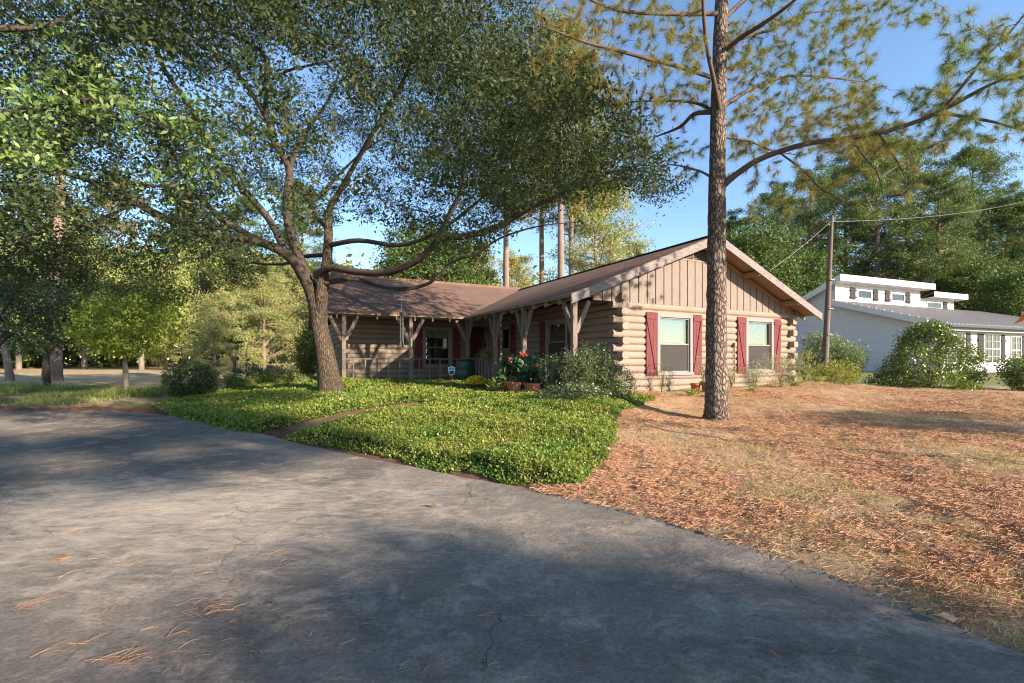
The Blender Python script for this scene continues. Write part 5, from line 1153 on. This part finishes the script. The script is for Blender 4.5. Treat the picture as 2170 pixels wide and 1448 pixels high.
# security yard sign
x, y = (957 - CX) / F * 13.2, 13.2; zs = CH - (786.5 - HOR) / F * 13.2
e = empty('yard_sign', (x, y, g1(x, y)), R(6), 'small shield-shaped blue and white security sign on a stake by the barrel', 'sign')
def shield(s, z, y0, y1, mat, nm):
    pts = [(-.1, .1), (-.06, .115), (0, .135), (.06, .115), (.1, .1), (.098, -.02), (.07, -.085), (0, -.13), (-.07, -.085), (-.098, -.02)]
    mb = MB(); mb.prism([(a * s, y0, z + b * s) for a, b in pts], (0, y1 - y0, 0)); return mb.build(nm, mat, e)
zl = zs - g1(x, y); shield(1.0, zl, -.008, 0, M['signwhite'], 'panel'); shield(.86, zl, -.012, -.0085, M['signdark'], 'field')
mb = MB(); mb.prism([(-.084, -.0155, zl + .012), (.084, -.0155, zl + .03), (.086, -.0155, zl + .086), (.05, -.0155, zl + .099), (0, -.0155, zl + .116), (-.05, -.0155, zl + .099), (-.086, -.0155, zl + .086)], (0, .003, 0)); mb.build('blue_band', M['blue'], e)
mb = MB(); mb.prism([(-.084, -.0155, zl - .008), (.084, -.0155, zl + .01), (.084, -.0155, zl + .026), (-.084, -.0155, zl + .008)], (0, .003, 0)); mb.build('white_stripe', M['signwhite'], e)
def text(body, size, loc, mat, parent, name='lettering', rot=(R(90), 0, 0)):
    cu = bpy.data.curves.new(name, 'FONT'); cu.body = body; cu.size = size; cu.align_x = 'CENTER'; cu.align_y = 'CENTER'; cu.extrude = .0008
    o = bpy.data.objects.new(name, cu); COL.objects.link(o); o.data.materials.append(mat); o.parent = parent; o.location = loc; o.rotation_euler = rot; return o
MB().box(-.008, .008, .001, .012, 0, zl + .05).build('stake', M['metal'], e)
# wind chime hanging from the low oak limb
wc = P(851, 612, 11.9); e = empty('wind_chime', tuple(wc), 0, 'long dark wind chime hanging by a wire from the low oak limb', 'wind chime')
zt = -(664 - 612) / F * 11.9; zb2 = -(735 - 612) / F * 11.9
tubes('cord', [(np.array([(0, 0, .02), (0, 0, zt + .05)]), [.004, .004])], M['cord'], e)
mb = MB(); mb.lathe([(.055, zt), (.055, zt + .02), (.01, zt + .03)], 14); mb.build('top_plate', M['black'], e)
for q in range(6):
    a = q / 6 * 6.28; zz_ = zb2 + .02 + .06 * (q % 3); tubes('chime_tube', [(np.array([(math.cos(a) * .042, math.sin(a) * .042, zt - .01), (math.cos(a) * .042, math.sin(a) * .042, zz_)]), [.014, .014])], M['chrome'], e)
tubes('clapper_cord', [(np.array([(0, 0, zt), (0, 0, zb2 - .08)]), [.002, .002])], M['cord'], e)
mb = MB(); mb.lathe([(.03, zb2 - .06), (.032, zb2 - .05), (.03, zb2 - .04)], 12); mb.build('wind_sail', M['black'], e)
# rain chain
x, y = HW(-1.83, 3.05); e = empty('rain_chain', (x, y, .6), 0, 'rain chain of small metal cups hanging from the porch eave', 'rain chain')
tubes('chain', [(np.array([(0, 0, 2.18), (0, 0, .1)]), [.004, .004])], M['cord'], e)
for q in range(9):
    zc = 2.0 - q * .215; mb = MB(); mb.lathe([(.012, zc - .05), (.045, zc), (.05, zc + .005), (.04, zc)], 8); mb.build('cup', M['cord'], e)
# hanging basket
x, y = HW(-1.86, 4.15); e = empty('hanging_basket', (x, y, 1.45), 0, 'coir hanging basket of trailing plants under the porch eave', 'hanging basket')
mb = MB(); mb.lathe([(.03, -.1), (.1, -.06), (.14, .02), (.15, .08), (.13, .08)], 16); mb.build('bowl', M['wicker'], e)
tubes('hanger', [(np.array([(0, 0, 1.2), (0, 0, .62)]), [.004, .004]), (np.array([(0, 0, .62), (.14, 0, .08)]), [.003, .003]), (np.array([(0, 0, .62), (-.14, 0, .08)]), [.003, .003])], M['cord'], e)
C = rng.normal(size=(520, 3)) * [.13, .13, .06] + [0, 0, .1]; C[:200, 2] -= rng.uniform(0, .25, 200); leaves('foliage', C, .09, .018, M['nandina'], e, bias=(0, 0, -.3), bw=1)
# utility pole and wires
x = (1746 - CX) / F * 17; zg = g1(x, 17); e = empty('utility_pole', (x, 17, zg - .1), 0, 'leaning weathered wooden utility pole between the two houses', 'utility pole')
top = P(1763, 458, 17.2) - [x, 17, zg - .1]; tubes('shaft', [smooth_path([(0, 0, 0), tuple(top * .5), tuple(top)], [.115, .095, .055], 6)], M['pole'], e)
mb = MB(); mb.box(top[0] - .12, top[0] + .02, top[1] - .03, top[1] + .03, top[2] - .35, top[2] - .3); mb.build('bracket', M['metal'], e)
for q in (.62, .45, .3): mb = MB(); c_ = top * q; mb.box(c_[0] - .02, c_[0] + .14, c_[1] - .13, c_[1] - .1, c_[2] - .02, c_[2] + .02); mb.build('step_peg', M['metal'], e)
def cable(a, b, sag, r, lab):
    q = np.linspace(0, 1, 24)[:, None]; pts = a + (b - a) * q; pts[:, 2] -= sag * 4 * q[:, 0] * (1 - q[:, 0])
    o = tubes('service_cable', [(pts - a, np.full(24, r))], M['cord'], None, tuple(a)); tag(o, lab, 'cable', 'overhead cables')
cable(P(1762, 468, 17.2), P(1634, 572, 13.4), .06, .007, 'twisted service cable running from the pole top down to the gable roof')
cable(P(1763, 470, 17.2), P(2260, 400, 32), .5, .008, 'long overhead cable leaving the pole top to the right')
cable(P(1757, 520, 17.1), P(1560, 655, 22), .15, .006, 'thin lower cable dropping left behind the roof')
# left side bits
def stone(px, py, z, sx, sy, sz, lab, seed):
    import bmesh
    r_ = random.Random(seed); x, y = gp(px, py, z); bm = bmesh.new(); bmesh.ops.create_cube(bm, size=1); bmesh.ops.subdivide_edges(bm, edges=bm.edges, cuts=3, use_grid_fill=True)
    for v in bm.verts:
        v.co.normalize(); v.co *= .62; v.co.x = max(-.5, min(.5, v.co.x * 1.25)); v.co.y = max(-.5, min(.5, v.co.y * 1.25)); v.co.z = max(-.5, min(.5, v.co.z * 1.2)); v.co += Vector((r_.uniform(-.03, .03), r_.uniform(-.03, .03), r_.uniform(-.03, .03)))
        v.co.x *= sx; v.co.y *= sy; v.co.z *= sz
    me = bpy.data.meshes.new('edging_stone'); bm.to_mesh(me); bm.free(); o = obj_from_mesh('edging_stone', me, M['stone'], None, (x, y, z + sz * .35)); o.rotation_euler = (0, 0, r_.uniform(-.2, .3)); tag(o, lab, 'stone', 'edging stones')
stone(172, 862, 0, .32, .2, .14, 'brown edging stone at the mulch strip, nearest the camera', 1); stone(198, 852, 0, .5, .2, .07, 'long flat pale edging stone behind the brown one', 2)
stone(466, 832, .15, .26, .2, .18, 'dark block at the right foot of the clipped shrub', 3)
stone(375, 870, .02, .75, .2, .1, 'long low dark edging block at the left tip of the ground cover', 4)
def stake(px, py, h, z, lab):
    x, y = gp(px, py, z); e = empty('garden_stake', (x, y, z), 0, lab, 'stake', 'garden stakes'); tubes('rod', [(np.array([(0, 0, -.05), (.0, 0, h)]), [.022, .022])], M['black'], e); mb = MB(); mb.lathe([(.024, h), (.045, h + .01), (.03, h + .05), (0, h + .055)], 10); mb.build('cap', M['black'], e)
stake(126, 858, .24, 0, 'short dark stake on the mulch strip'); stake(240, 846, .13, 0, 'tiny dark stake left of the small maple')
x, y = gp(498, 800, .25); e = empty('bird_feeder', (-12.0, 20, .4), 0, 'pale post with small box top behind the low shrubs', 'bird feeder'); MB().box(-.05, .05, -.05, .05, -.2, .9).build('post', M['post'], e); MB().box(-.13, .13, -.1, .1, .9, 1.08).build('box', M['farbark'], e)
e = empty('shepherd_hook', (-11.7, 20.4, .4), 0, 'black shepherd hook standing right of the bird feeder', 'garden hook'); tubes('rod', [smooth_path([(0, 0, -.1), (0, 0, 1.4), (.05, 0, 1.6), (.17, 0, 1.6), (.2, 0, 1.5)], [.014, .014, .012, .01, .008], 5)], M['black'], e)
e = empty('garden_bench', (-11.3, 20.5, .4), R(8), 'small pale bench behind the low shrubs', 'bench')
MB().box(-.45, .45, -.15, .15, .38, .43).build('seat', M['white'], e)
for sx_ in (-.38, .38): MB().box(sx_ - .04, sx_ + .04, -.12, .12, -.05, .379).build('leg', M['white'], e)
# magnolia bough at the right edge
mb_ = np.array([6.6, 4.6, .1]); e = empty('magnolia_tree', tuple(mb_), 0, 'rust-backed magnolia leaves poking in at the right edge', 'tree', 'broadleaf trees')
mp = [smooth_path([(0, 0, -.1), (.05, 0, 1.2), (0, 0, 3.2)], [.06, .045, .015], 5)]
T = [P(rng.uniform(2166, 2300), q, 5.4) - mb_ for q in (400, 425, 600, 625, 660, 690)] + [P(rng.uniform(2260, 2420), rng.uniform(380, 720), 5.2) - mb_ for _ in range(26)]
tw_, ti_, _ = grow(mp[0][0], mp[0][1], T, .004, .1, .01, .02); tubes('trunk', mp, M['limb'], e); tubes('limbs', tw_, M['limb'], e)
C = np.repeat(ti_, 6, 0) + rng.normal(size=(len(ti_) * 6, 3)) * .03; leaves('crown', C, .15, .06, M['magleaf'], e, nup=.3)
